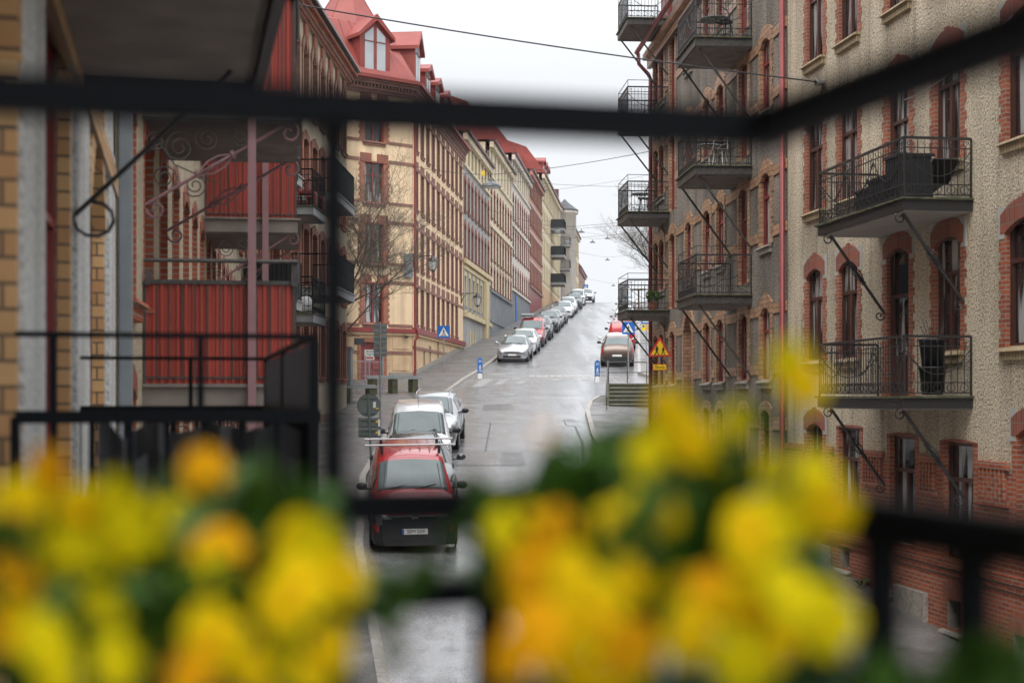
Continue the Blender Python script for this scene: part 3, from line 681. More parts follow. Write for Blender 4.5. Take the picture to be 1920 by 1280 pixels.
# ------------------------------------------------------------------ corner house
r3 = empty('corner_building', (-5.01, 71.5, 0), 0, 'yellow plastered corner house with red brick trim, cut-off corner and steep red metal roof', 'building')
K = Vector((-5.01, 71.5)); ca = radians(38.2)
A3 = Fac(r3, K.x-9*cos(ca), K.y-9*sin(ca), ca)
p3 = winproto(1.12, 1.98, 0, REDF, RED_BR, RED_BRV, DKBR, .26, .04, .22, .3, 'two', GLASS, split=True, toothed=True)
hs = []; pl = []
for row in (12.6, 9.6, 6.6, 3.65):
    for u in (2.3, 6.72): hs.append(hole(p3, u, row)); pl.append((u, row))
A3.wall(0, 9, 3.35, 15.0, hs, YELL, .25)
for u, z in pl: place(A3, p3, u, z)
pdr = winproto(1.3, 2.1, 0, REDF, RED_BR, RED_BR, None, .2, .03, .22, .2, 'none', REDF)
A3.wall(0, 9, -1.5, 3.35, [hole(pdr, 6.6, .62)], YELD, .25)
o = place(A3, pdr, 6.6, .62, 'red panelled door', 'door')
m = MB()
for r in range(3):
    for sx in (-1, 1): m.box(sx*.32-.22, sx*.32+.22, .125, .17, .15+r*.62, .62+r*.62)
m.build('door_panel', REDF, o)
for zz_, hh in ((2.15, .16), (5.62, .16), (8.6, .16), (11.6, .16), (6.55, .14), (9.55, .14), (12.55, .14), (3.5, .14)):
    m = MB()
    if zz_ < 3.4: m.box(0, 5.9, -.03, 0, 0, hh); m.box(7.5, 9.0, -.03, 0, 0, hh)
    else:
        cuts = [0, 2.3-.56-.3, 2.3+.56+.3, 6.72-.86, 6.72+.86, 9.0]
        for a, b in ((cuts[0], cuts[1]), (cuts[2], cuts[3]), (cuts[4], cuts[5])): m.box(a, b, -.035, 0, 0, hh)
    A3.put(m.mesh('brick_band', DKBR), 'brick_band', 0, zz_)
A3.box('granite_base', 0, 5.6, -1.5, .9, -.06, 0, STONE); A3.box('granite_base', 7.6, 9.0, -1.5, 1.25, -.06, 0, STONE)
A3.box('ledge', 0, 9.06, 3.22, 3.42, -.16, 0, REDF); A3.box('ledge', 0, 9.05, 3.1, 3.21, -.1, 0, YELD)
for u0, u1 in ((.4,1.9), (2.6,5.5), (7.8,8.8)):
    for (z0_, z1_) in ((1.35, 2.05), (2.42, 3.0)): A3.box('plaster_panel', u0, u1, z0_, z1_, -.025, 0, YELD)
def cornice(Fc, u0, u1, z, ext=0.):
    m = MB(); L = u1-u0
    m.box(-ext*.1, L+.10, -.10, 0, 0, .16); m.box(0, L+.12, -.16, 0, .16, .30); m.box(0, L+.16, -.26, 0, .44, .56); m.box(0, L+.2, -.34, 0, .56, .68)
    n = int(L/.2)
    for i in range(n): m.box(i*.2, i*.2+.1, -.22, 0, .30, .44)
    Fc.put(m.mesh('cornice', DKBR), 'cornice', u0, z)
    m = MB(); m.prism([(-.5,.69), (-.5,.76), (.0,1.02), (.0,.69)], 0, L+.25, 'yz'); m.box(0, L+.25, -.52, -.46, .66, .84)
    Fc.put(m.mesh('gutter', ROOF), 'gutter', u0, z)
cornice(A3, 0, 9, 14.95)
A3b = Fac(r3, K.x, K.y, atan2(1, .101))
p3b = winproto(.86, 1.98, 0, REDF, DKBR, DKBR, DKBR, .10, .03, .22, .34, 'two', GLASS, split=True)
L3 = 18.85; hs = []; pl = []
for row in (12.6, 9.6, 6.6, 3.75):
    for i in range(10):
        u = 1.15+i*1.84
        if row < 4 and i > 8: continue
        hs.append(hole(p3b, u, row)); pl.append((u, row))
A3b.wall(0, L3, 3.35, 15.0, hs, YELL, .27)
for u, z in pl: place(A3b, p3b, u, z)
pbs = winproto(.55, 1.3, 0, BROWNF, YELD, YELD, None, .1, .02, .2, .1, 'bar', GLASSR)
bs = [(3.6, 1.25), (5.6, 1.45), (8.4, 1.9), (10.6, 2.0)]
A3b.wall(0, L3, -.8, 3.35, [hole(pbs, u, z) for u, z in bs], YELD, .25)
for u, z in bs: place(A3b, pbs, u, z)
for zz_, hh in ((2.45, .16), (5.62, .14), (8.6, .14), (11.6, .14), (14.45, .12)): A3b.box('brick_band', 0, L3, zz_, zz_+hh, -.045, 0, DKBR)
A3b.box('ledge', 0, L3, 3.25, 3.52, -.2, 0, REDF); A3b.box('ledge', 0, L3, 3.12, 3.25, -.12, 0, YELD)
m = MB(); m.prism([(0,-1.5), (L3,-1.5), (L3,3.3), (12,2.6), (0,1.3)], -.05, 0, 'xz'); A3b.put(m.mesh('granite_base', STONE), 'granite_base', 0, 0)
cornice(A3b, 0, L3, 14.95)
m = MB(); m.tube([(.06,-.13,14.9), (.06,-.13,3.6), (.12,-.25,3.3), (.12,-.25,3.05), (.06,-.13,2.85), (.06,-.13,.95)], .065, 8); A3b.put(m.mesh('downpipe', REDF), 'downpipe', 0, 0)
side_body(A3b, L3, 0, 15.5, 11, YELL, .5); side_body(A3, 9, 0, 15.5, 8, YELL, .5)
# roof: mansard skirts + corner spire + dormers
def skirt(Fc, L, z, lo=0., hi=0.):
    m = MB(); m.idx([(lo-.1,-.35,z), (L+hi,-.35,z), (L+hi*.3-(0 if hi == 0 else 1.5),1.5,z+3.1), (lo+1.2,1.5,z+3.1), (lo+1.2,6,z+4.6), (L+hi*.3-(0 if hi == 0 else 1.5),6,z+4.6), (lo-.1,10,z), (L+hi,10,z)],
        [(0,1,2,3), (3,2,5,4), (4,5,7,6), (0,3,4,6), (1,7,5,2), (0,6,7,1)])
    for i in range(1, int(L/.62)):
        x = i*.62; m.tube([(x,-.32,z+.03), (x,1.5,z+3.13)], .014, 4)
    Fc.put(m.mesh('roof', ROOF), 'roof', 0, 0)
skirt(A3b, L3, 15.65); skirt(A3, 9, 15.66, -.1, .1)
m = MB(); sx, sy = K.x-3.45, K.y+1.9; bw_ = 2.75; base = []
for k in range(8): a = pi/8+k*pi/4; base.append((sx+bw_*cos(a), sy+bw_*sin(a), 17.3))
mid = [(sx+1.55*cos(pi/8+k*pi/4), sy+1.55*sin(pi/8+k*pi/4), 19.4) for k in range(8)]; apex = (sx, sy, 21.9)
for k in range(8):
    j = (k+1) % 8; m.face([base[k], base[j], mid[j], mid[k]]); m.face([mid[k], mid[j], apex]); m.tube([base[k], mid[k], apex], .03, 4)
    low = (sx+3.6*cos(pi/8+k*pi/4), sy+3.6*sin(pi/8+k*pi/4), 15.6); low2 = (sx+3.6*cos(pi/8+j*pi/4), sy+3.6*sin(pi/8+j*pi/4), 15.6); m.face([low, low2, base[j], base[k]])
m.v = [(x-r3.location.x, y-r3.location.y, z) for x, y, z in m.v]
m.build('spire', ROOF, r3)
def dormer(Fc, u, z, wd=1.5, ht=1.75, gab=.75, dp=2.2, y=.1, name='dormer', glass=2):
    m = MB(); m.box(-wd/2, wd/2, 0, dp, 0, ht)
    m.prism([(-wd/2-.18, ht-.08), (-wd/2-.18, ht+.1), (0, ht+gab+.2), (wd/2+.18, ht+.1), (wd/2+.18, ht-.08), (0, ht+gab-.12)], -.22, dp, 'xz')
    m.prism([(-wd/2, ht), (0, ht+gab), (wd/2, ht)], .0, dp, 'xz')
    o = Fc.put(m.mesh(name, ROOF), name, u, z, y)
    for sg in (-1, 1):
        g = MB(); a, b = sorted((sg*.10, sg*(wd/2-.28))); hi_, lo_ = (ht+gab*.55, ht+gab*.12)
        g.prism([(a, .2), (b, .2), (b, lo_ if sg > 0 else hi_), (a, hi_ if sg > 0 else lo_)], -.02, .01, 'xz'); g.build('pane', CURT, o)
        f = MB(); f.tube([(a-.02,-.04,ht-.2), (b+.02,-.04,ht-.2)], .025, 4); f.build('glazing_bar', ROOF, o)
    return o
CURT = plain('curtained_pane', (.42,.46,.48), .1, var=.15, scale=1)
dormer(A3, 6.75, 15.75, 1.75, 1.95, .95, 2.6, -.05); dormer(A3, 2.6, 15.75, 1.75, 1.95, .95, 2.6, -.05)
for i in range(5): dormer(A3b, (1.6, 5.0, 8.3, 11.6, 14.9)[i], 15.8, 1.7, (1.95 if i == 0 else 1.55), (.85 if i == 0 else .35), 2.5, 0)
A3b.box('chimney', 16.2, 17.1, 18, 20.6, 3, 4, ROOFD)
# ------------------------------------------------------------------ the row uphill
def rowhouse(Y0, Y1, eave, bands, rows, label, roof=ROOF, ridge=(3.0, 4.2), name='row_building', zlow=None):
    x0 = -12.23+.101*Y0; L = (Y1-Y0)*1.0051; z0 = zy(Y0)-1
    r = empty(name, (x0, Y0, z0), 0, label, 'building', 'houses in the row up the hill'); A = Fac(r, x0, Y0, atan2(1, .101))
    hs = []; pl = []
    for (z, D, n) in rows:
        for i in range(n):
            u = (i+.5)*L/n
            if z > zy(Y0+u)+.3: hs.append(hole(D, u, z)); pl.append((D, u, z))
    zb = z0
    for (zt, mat) in bands: A.wall(0, L, zb, zt, hs, mat, .27); zb = zt
    for D, u, z in pl: place(A, D, u, z)
    A.box('eaves', 0, L, eave-.4, eave, -.28, 0, bands[-1][1]); A.box('gutter', 0, L+.02, eave+.01, eave+.2, -.45, 0, ROOFD)
    side_body(A, L, z0, eave, 11, bands[-1][1], .34)
    roof_prism(A, .01, L-.01, [(-.4,eave+.2), (1.7,eave+ridge[0]), (5,eave+ridge[1]), (9,eave+ridge[1]), (11,eave)], roof)
    m = MB(); m.tube([(.05,-.1,z0), (.05,-.1,eave-.1)], .06, 6); A.put(m.mesh('downpipe', ROOFD), 'downpipe', 0, 0) if False else None
    return A, L
W = lambda w_, h_, rise, fr, su, **k: winproto(w_, h_, rise, fr, su, k.get('arch', su), k.get('sill', su), k.get('jw', .08), .025, .2, k.get('th', .3), 'two', GLASS)
wp_y = W(.72, 1.5, 0, BROWNF, OCHRE); wp_a = W(.9, 2.0, .28, BROWNF, DKBR, arch=RED_BRV); wp_o = W(.9, 1.9, 0, BROWNF, OCHRE, sill=GREYW)
A, L = rowhouse(90.3, 104.8, 16.8, [(5.4, GREYW), (8.7, OCHRE), (14.8, GREYW), (16.8, CREAM)], [(15.0, wp_y, 8), (12.0, wp_a, 8), (9.1, wp_a, 8), (5.9, wp_o, 7)], 'grey and ochre house beside the corner house, arched brick windows below a yellow top storey')
for z, h_, y_ in ((14.75, .16, .14), (8.55, .3, .2), (8.2, .2, .1), (5.15, .28, .22)): A.box('string_course', 0, L, z, z+h_, -y_, 0, OCHRE if z < 9 else CREAM)
for i in range(8):
    A.box('pilaster', i*L/7-.22+.25, i*L/7+.22+.05, 5.5, 8.2, -.07, 0, GREYW)
for i in range(3): A.box('basement_panel', 3+i*1.4, 3.5+i*1.4, 2.6+i*.15, 4.4, -.05, 0, OCHRE)
A.box('pier', 10.6, 12.2, 2.5, 8.2, -.25, 0, OCHRE)
wp_c = W(.9, 1.75, 0, BROWNF, CREAM); wp_r = W(.9, 2.0, .3, BROWNF, DKBR, arch=RED_BRV); wp_s = W(.9, 1.5, .2, BROWNF, DKBR)
A, L = rowhouse(104.8, 121, 18.85, [(8.0, GREYD), (16.3, CREAM), (18.85, CREAM)], [(16.6, wp_c, 7), (13.4, wp_r, 8), (10.3, wp_r, 8), (8.15, wp_s, 8)], 'cream house in the row with tall brick arches above a slate grey base')
for z in (16.3, 12.6, 7.8): A.box('string_course', 0, L, z, z+.18, -.14, 0, CREAM if z > 8 else GREYD)
A.box('string_course', 0, L, 5.6, 5.75, -.08, 0, GREYD)
A, L = rowhouse(121, 138, 20.65, [(9.2, GREYD), (20.65, CREAMW)], [(18.5, wp_c, 8), (15.3, wp_r, 8), (12.3, wp_r, 8), (9.6, wp_s, 8)], 'off-white house in the row with brick arches, third beyond the corner house')
for z in (18.2, 14.6, 9.1): A.box('string_course', 0, L, z, z+.18, -.14, 0, CREAMW)
m = MB(); m.box(-.45, .45, -.08, 0, 0, 2.6); A.put(m.mesh('door', BLUEP), 'door', 3.5, 6.3, label='bright blue door')
wp_p = W(.85, 1.75, 0, REDF, DKBR)
A, L = rowhouse(138, 153, 22, [(10.8, REDF), (22, PINKW)], [(19.7, wp_p, 9), (16.9, wp_p, 9), (14.1, wp_p, 9), (11.3, wp_p, 9)], 'dusty pink house with red brick windows in the row', ridge=(2.6, 3.4))
A.box('string_course', 0, L, 10.7, 10.95, -.16, 0, DKBR)
for z in (18.9, 16.1, 13.3): A.box('string_course', 0, L, z, z+.12, -.05, 0, CREAMW)
wp_n = W(.9, 1.8, 0, BROWNF, OCHRE)
A, L = rowhouse(153, 180, 24, [(12.2, PEACH), (24, CREAM)], [(21.4, wp_n, 12), (18.5, wp_n, 12), (15.6, wp_n, 12), (12.7, wp_n, 12)], 'long peach and yellow house near the crest with black balconies')
for z in (20.9, 17.8, 14.6): balcony(A, 12.5, 16, z-1.5, 1.6, 'bars', .25, 1.0, STEEL, CONC, RAILM, panel=(BLACKC, (0,1,2), False), braces=False, label='black panelled balcony')
for u in (2.5, 5.5, 8.5): dormer(A, u, 24.2, 1.8, 1.4, .4, 2.4, 0)
A, L = rowhouse(180, 205, 24.2, [(24.2, CREAMW)], [(21.4, wp_n, 8), (18.4, wp_n, 8), (15.4, wp_n, 8)], 'white house at the crest with a round corner bay')
m = MB(); m.lathe([(0,25.7), (.5,25.2), (1.75,24.2), (1.75,23.8), (1.5,23.7), (1.5,13.5), (1.0,12.8), (0,12.6)], n=20); A.put(m.mesh('bay', CREAMW, True), 'round_bay', 5, 0, -.4)
m = MB(); m.lathe([(0,25.8), (.5,25.3), (1.8,24.3), (1.8,24.15)], n=20); A.put(m.mesh('bay_roof', BLKROOF), 'bay_roof', 5, 0, -.4)
for z in (19.2, 16.2): balcony(A, 1.2, 3.2, z, 1.3, 'bars', .25, 1.0, STEEL, CONC, RAILM, braces=False, label='small iron balcony')
A, L = rowhouse(205, 226, 25, [(25, CREAM)], [(22, wp_n, 8), (19, wp_n, 8), (16, wp_n, 8)], 'cream house beyond the crest with a brown eaves line')
A.box('chimney', 3, 4.2, 27, 30.5, 2, 3.2, ROOFD)
A, L = rowhouse(226, 246, 20.7, [(20.7, REDF)], [(17.5, wp_n, 7), (14.5, wp_n, 7)], 'red house farthest along the row beyond the crest')
# ------------------------------------------------------------------ right side: grey pebble-dash house
r4 = empty('apartment_building', (4.94, 50, -3), 0, 'dark grey pebble-dash house with tan brick window surrounds and two stacks of iron balconies', 'building')
A4 = Fac(r4, 8.41-.0694*50, 50, atan2(-1, .0694)); gu = lambda Y: (50-Y)*1.0024
p4 = winproto(.92, 1.72, .16, REDF, TANBR, TANBR, STONE, .17, .03, .15, .30, 'bar', GLASS, toothed=True)
p4d = winproto(.95, 2.45, .18, REDF, TANBR, TANBR, None, .17, .03, .16, .30, 'bar', GLASS, door=True)
p4b = winproto(.85, 1.45, .12, BROWNF, TANBR, TANBR, STONE, .17, .03, .16, .2, 'two', GLASS)
p4e = winproto(1.25, 4.4, .5, BROWNF, TANBR, TANBR, None, .25, .05, .5, .3, 'none', BROWNBR)
hs = []; pl = []
for fl in range(4):
    z = .42+3.2*fl
    for Y in (33.9, 38.9, 40.7, 48.1, 49.2): hs.append(hole(p4, gu(Y), z)); pl.append((p4, gu(Y), z))
    if fl: hs.append(hole(p4, gu(43.4), z)); pl.append((p4, gu(43.4), z))
    for Y in (36.2, 46.1):
        D = p4d if fl else p4; zz_ = z-.75 if fl else z; hs.append(hole(D, gu(Y), zz_)); pl.append((D, gu(Y), zz_))
for Y in (33.9, 36.2, 38.9, 40.7, 46.1, 48.1): hs.append(hole(p4b, gu(Y), -1.75)); pl.append((p4b, gu(Y), -1.75))
hs.append(hole(p4e, gu(43.4), -1.9)); pl.append((p4e, gu(43.4), -1.9))
LG = gu(32)
A4.wall(0, LG, -4, 12.2, hs, GREYP, .28)
for D, u, z in pl: place(A4, D, u, z, None, 'door' if D is p4e else 'window')
side_body(A4, LG, -4, 16.5, 10, GREYP, .55)
def band(z, h_, zr=None):
    spans = sorted([(u-D['w']/2-.27, u+D['w']/2+.27) for D, u, z_ in pl if z_-.2 < z < z_+D['h']+.1]); m = MB(); x = 0
    for a, b in spans+[(LG, LG)]:
        if a > x+.02: m.box(x, a, -.03, 0, 0, h_)
        x = max(x, b)
    A4.put(m.mesh('brick_band', TANBR), 'brick_band', 0, z)
for fl in range(4): band(.55+3.2*fl, .24); band(1.95+3.2*fl, .24)
band(-.75, .3)
m = MB(); m.box(-.3, LG-1.9, -.15, 0, 0, .3); m.box(-.35, LG-1.9, -.3, 0, .3, .5); A4.put(m.mesh('cornice', TANBR), 'cornice', 0, 11.6)
m = MB(); m.tube([(-.4,-.5,12.2), (LG-2,-.5,12.2)], .085, 8); m.tube([(-.35,-.45,12.15), (-.2,-.45,11.75), (.0,-.15,11.35), (.35,-.13,11.1), (.35,-.13,-2.0)], .07, 8); A4.put(m.mesh('downpipe', REDF, True), 'downpipe', 0, 0)
A4.wall(-.0, LG, 12.2, 17, [], GREYP, .28, y=.3); A4.box('red_panel', .9, 2.2, 12.2, 17, .2, .3, REDF)
m = MB(); m.tube([(LG-.06,-.1,16), (LG-.06,-.1,-2.9), (LG-.0,-.22,-3.15), (LG-.0,-.35,-3.2)], .06, 8); A4.put(m.mesh('downpipe', REDF, True), 'downpipe', 0, 0)
A4.box('granite_base', 0, LG, -4, -2.35, -.08, 0, STONE)
for i, zb in enumerate((2.30, 5.50, 8.68)):
    balcony(A4, gu(37.7), gu(35.3), zb, 1.43, 'iron', .22, .98, IRONW, CONC, IRON, extra=i == 0, drop=1.75, brace_mat=IRONW, label=('lowest iron balcony in the nearer stack on the grey house', 'middle iron balcony in the nearer stack on the grey house', 'top iron balcony in the nearer stack on the grey house')[i])
for i, zb in enumerate((2.62, 5.85, 8.95, 12.2)):
    balcony(A4, gu(48.9), gu(46.7), zb, 1.40, 'iron', .22, .98, IRONW, CONC, IRON, extra=True, drop=1.6, brace_mat=IRONW, label=('lowest', 'second', 'third', 'topmost')[i]+' iron balcony in the farther stack at the end of the grey house')
# ------------------------------------------------------------------ right side: beige pebble-dash house
r5 = empty('apartment_building', (6.2, 32, -4), 0, 'beige pebble-dash house at the right edge with orange-red brick surrounds and black iron balconies', 'building')
A5 = Fac(r5, 11-.15*32, 32, atan2(-1, .15)); bu = lambda Y: (32-Y)*1.0112
RB = dict(frame=BROWNF, sur=RED_BR, arch=RED_BRV, spring=LSTONE, glass=GLASSR)
p5 = winproto(.98, 1.95, .16, sill=SILLC, jw=.13, proud=.015, depth=.15, th=.30, kind='T', toothed=True, **RB)
p5w = winproto(1.25, 1.95, .18, sill=SILLC, jw=.14, proud=.015, depth=.16, th=.32, kind='T', toothed=True, **RB)
p5d = winproto(1.0, 2.72, .16, sill=None, jw=.14, proud=.015, depth=.16, th=.30, kind='bar', toothed=True, door=True, **RB)
p5g = winproto(1.1, 1.95, 0, BROWNF, RED_BR, RED_BRV, None, .13, .012, .18, .02, 'T', GLASS)
p5a = winproto(.95, 1.85, .14, BROWNF, RED_BR, RED_BRV, None, .15, .015, .24, .3, 'T', GLASS, spring=LSTONE)
p5b = winproto(.5, .5, 0, BROWNF, STONE, RED_BRV, STONE, .14, .01, .3, .3, 'none', BLK)
hs = []; pl = []
for fl in range(4):
    z = .78+3.2*fl
    for Y, D in ((30.3, p5), (28.45, p5), (26.1, p5d), (24.1, p5), (21.5, p5w), (19.3, p5w), (17.2, p5w)):
        zz_ = z-.76 if D is p5d else z; 
        if fl >= 2 and D is p5d: D, zz_ = p5, z
        hs.append(hole(D, bu(Y), zz_)); pl.append((D, bu(Y), zz_))
for Y, D, z in ((30.3, p5a, -2.4), (28.4, p5g, -2.55), (25.9, p5g, -2.65), (23.7, p5g, -2.7), (21.3, p5a, -2.3), (19, p5a, -2.3), (16.8, p5a, -2.3)): hs.append(hole(D, bu(Y), z)); pl.append((D, bu(Y), z))
for Y in (28.6, 26.6, 23.85, 21.6, 19.2): z = gz(7, Y)+.22; hs.append(hole(p5b, bu(Y), z)); pl.append((p5b, bu(Y), z))
LB = bu(12)
A5.wall(0, LB, -1.18, 14, hs, BEIGE, .27); A5.wall(0, LB, -7, -1.18, hs, RED_BR, .27, y=-.02)
for D, u, z in pl: place(A5, D, u, z)
side_body(A5, LB, -7, 14, 11, BEIGE, .6)
m = MB(); segs = []
spans = sorted([(u-D['w']/2-.2, u+D['w']/2+.2) for D, u, z_ in pl if z_ < -2 and z_ > -3 and D is not p5b]); x = 0
for a, b in spans+[(LB, LB)]:
    if a > x+.05:
        m.box(x, a, -.06, 0, .22, .33); n = max(1, int((a-x)/.13))
        for i in range(n):
            if (a-x) > .4: m.box(x+.06+i*.13, x+.06+i*.13+.065, -.05, 0, -.28, .22)
        m.box(x, a, -.045, 0, -.36, -.28)
    x = max(x, b)
A5.put(m.mesh('brick_frieze', RED_BR), 'brick_frieze', 0, -1.34, -.02)
A5.box('string_course', 0, LB, -2.86, -2.74, -.10, -.02, RED_BR); A5.box('string_course', 0, LB, -2.98, -2.86, -.06, -.02, RED_BR)
m = MB(); x = 0; random.seed(3)
while x < LB-1:
    wd = random.uniform(.7, 1.4); Y = 32-(x+wd/2)/1.0112; z = gz(6.8, Y)
    if not any(abs(x+wd/2-bu(Yb)) < wd/2+.25 for Yb in (28.6, 26.6, 23.85, 21.6, 19.2)): m.box(x+.01, x+wd-.01, -.10-random.uniform(0, .02), -.02, z-.8, z+.50+random.uniform(-.06, .1))
    x += wd
A5.put(m.mesh('granite_base', STONE), 'granite_base', 0, 0)
for i, zb in enumerate((-.20, 3.02)):
    balcony(A5, bu(27.0), bu(23.2), zb, 1.20, 'iron', .19, .97, IRON, CONCL, IRON, drop=1.45, scroll=True, brace_u=(.35, 3.55), bpitch=.105, label=('lower black iron balcony on the beige house, seen at eye level', 'upper black iron balcony on the beige house, seen from below with pale soffit')[i])
m = MB(); m.tube([(0,0,0), (.9,-.25,-.15), (2.2,-.3,-.12), (3.4,-.2,.2), (4.0,-.05,.45)], .012, 5); A5.put(m.mesh('cable', WHITEP), 'cable', bu(25.6), 5.35, -.1)
m = MB(); m.box(-.12,.12,-.16,0,-.03,.03); m.tube([(-.1,-.16,0), (.05,-.2,.08), (.14,-.16,-.03)], .012, 5); A5.put(m.mesh('wire_bracket', STEEL), 'wire_bracket', bu(29.8), 6.58, 0)
# ------------------------------------------------------------------ cars
HATCH = dict(L=4.3, W=1.79, wb=(-1.33, 1.3), wr=.32, st=[(-2.15,.36,.60,.64,.70,.52),(-2.09,.24,.70,.73,.80,.62),(-1.75,.2,.80,.84,.885,.70),(-1.15,.2,.90,.95,.895,.72),(-.95,.2,.92,.98,.895,.70),
    (-.10,.2,.95,1.41,.895,.56),(.55,.2,.96,1.45,.895,.57),(1.35,.2,.99,1.38,.89,.55),(1.90,.22,1.02,1.05,.87,.62),(2.08,.3,.90,.94,.83,.6),(2.15,.42,.66,.7,.76,.55)], cab=(4,5,7,8))
SUV = dict(L=4.5, W=1.84, wb=(-1.35, 1.35), wr=.36, st=[(-2.25,.40,.72,.78,.74,.58),(-2.18,.28,.86,.90,.84,.66),(-1.8,.26,.98,1.02,.905,.74),(-1.15,.26,1.04,1.09,.92,.74),(-.98,.26,1.05,1.12,.92,.72),
    (-.25,.26,1.08,1.60,.92,.60),(.55,.26,1.09,1.66,.92,.61),(1.5,.26,1.12,1.60,.915,.59),(2.02,.28,1.14,1.18,.89,.66),(2.18,.36,.98,1.02,.86,.64),(2.25,.48,.7,.74,.8,.58)], cab=(4,5,7,8))
VAN = dict(L=4.45, W=1.80, wb=(-1.4, 1.3), wr=.33, st=[(-2.22,.36,.70,.78,.76,.60),(-2.16,.24,.84,.90,.84,.68),(-1.85,.2,.96,1.01,.89,.74),(-1.35,.2,1.04,1.10,.90,.75),(-1.2,.2,1.06,1.13,.90,.74),
    (-.55,.2,1.10,1.72,.90,.66),(.2,.2,1.10,1.81,.90,.68),(1.85,.2,1.10,1.80,.90,.68),(2.10,.22,1.10,1.70,.89,.68),(2.17,.24,1.02,1.10,.88,.70),(2.22,.32,.7,.78,.86,.7)], cab=(4,5,7,8))
ESTATE = dict(L=4.7, W=1.84, wb=(-1.42, 1.4), wr=.33, st=[(-2.35,.36,.60,.64,.72,.54),(-2.28,.24,.70,.74,.82,.64),(-1.9,.2,.82,.86,.90,.72),(-1.2,.2,.92,.97,.915,.73),(-1.0,.2,.94,1.0,.915,.71),
    (-.15,.2,.97,1.44,.915,.57),(.6,.2,.98,1.49,.915,.58),(1.7,.2,1.01,1.44,.91,.57),(2.15,.22,1.03,1.08,.89,.64),(2.28,.3,.92,.96,.85,.62),(2.35,.42,.66,.7,.78,.56)], cab=(4,5,7,8))
def prof(s):
    y, zb, zs, zr, hw, hr = s
    return [(0,zb), (hw*.86,zb), (hw*.97,zb+.10), (hw,(zb+zs)*.5), (hw*.985,zs-.09), (hw*.955,zs), (hr+.02,max(zr-.07,zs+.008)), (hr*.86,max(zr-.012,zs+.012)), (0,zr+.02)]
class Car:
    def __init__(s, T):
        s.T = T; s.rows = [prof(q) for q in T['st']]; s.y = [q[0] for q in T['st']]
    def pt(s, i, j, sg=1, off=0.):
        n = len(s.rows)-1; i = max(0, min(n-1e-6, i)); j = max(0, min(8-1e-6, j)); a, b = int(i), int(j); u, v = i-a, j-b
        def g(k):
            r = s.rows[k]; return (r[b][0]*(1-v)+r[b+1][0]*v, r[b][1]*(1-v)+r[b+1][1]*v)
        p, q = g(a), g(a+1); return Vector((sg*(p[0]*(1-u)+q[0]*u), s.y[a]*(1-u)+s.y[a+1]*u, p[1]*(1-u)+q[1]*u))
    def patch(s, m, i0, i1, j0, j1, sg, off=.006, ni=4, nj=3, corner=None):
        G = []
        for a in range(ni+1):
            row = []
            for b in range(nj+1):
                i = i0+(i1-i0)*a/ni; j = j0+(j1-j0)*b/nj
                if corner: i, j = corner(a/ni, b/nj)
                p = s.pt(i, j, sg); e = .02
                du = s.pt(i+e, j, sg)-s.pt(i-e, j, sg); dv = s.pt(i, j+e, sg)-s.pt(i, j-e, sg); n = du.cross(dv)
                if n.length > 1e-12: n.normalize()
                c = Vector((0, p.y*.6, .75)); n = n if n.dot(p-c) > 0 else -n
                row.append(p+n*off)
            G.append(row)
        for a in range(ni):
            for b in range(nj): m.face([G[a][b], G[a+1][b], G[a+1][b+1], G[a][b+1]])
_cache = {}
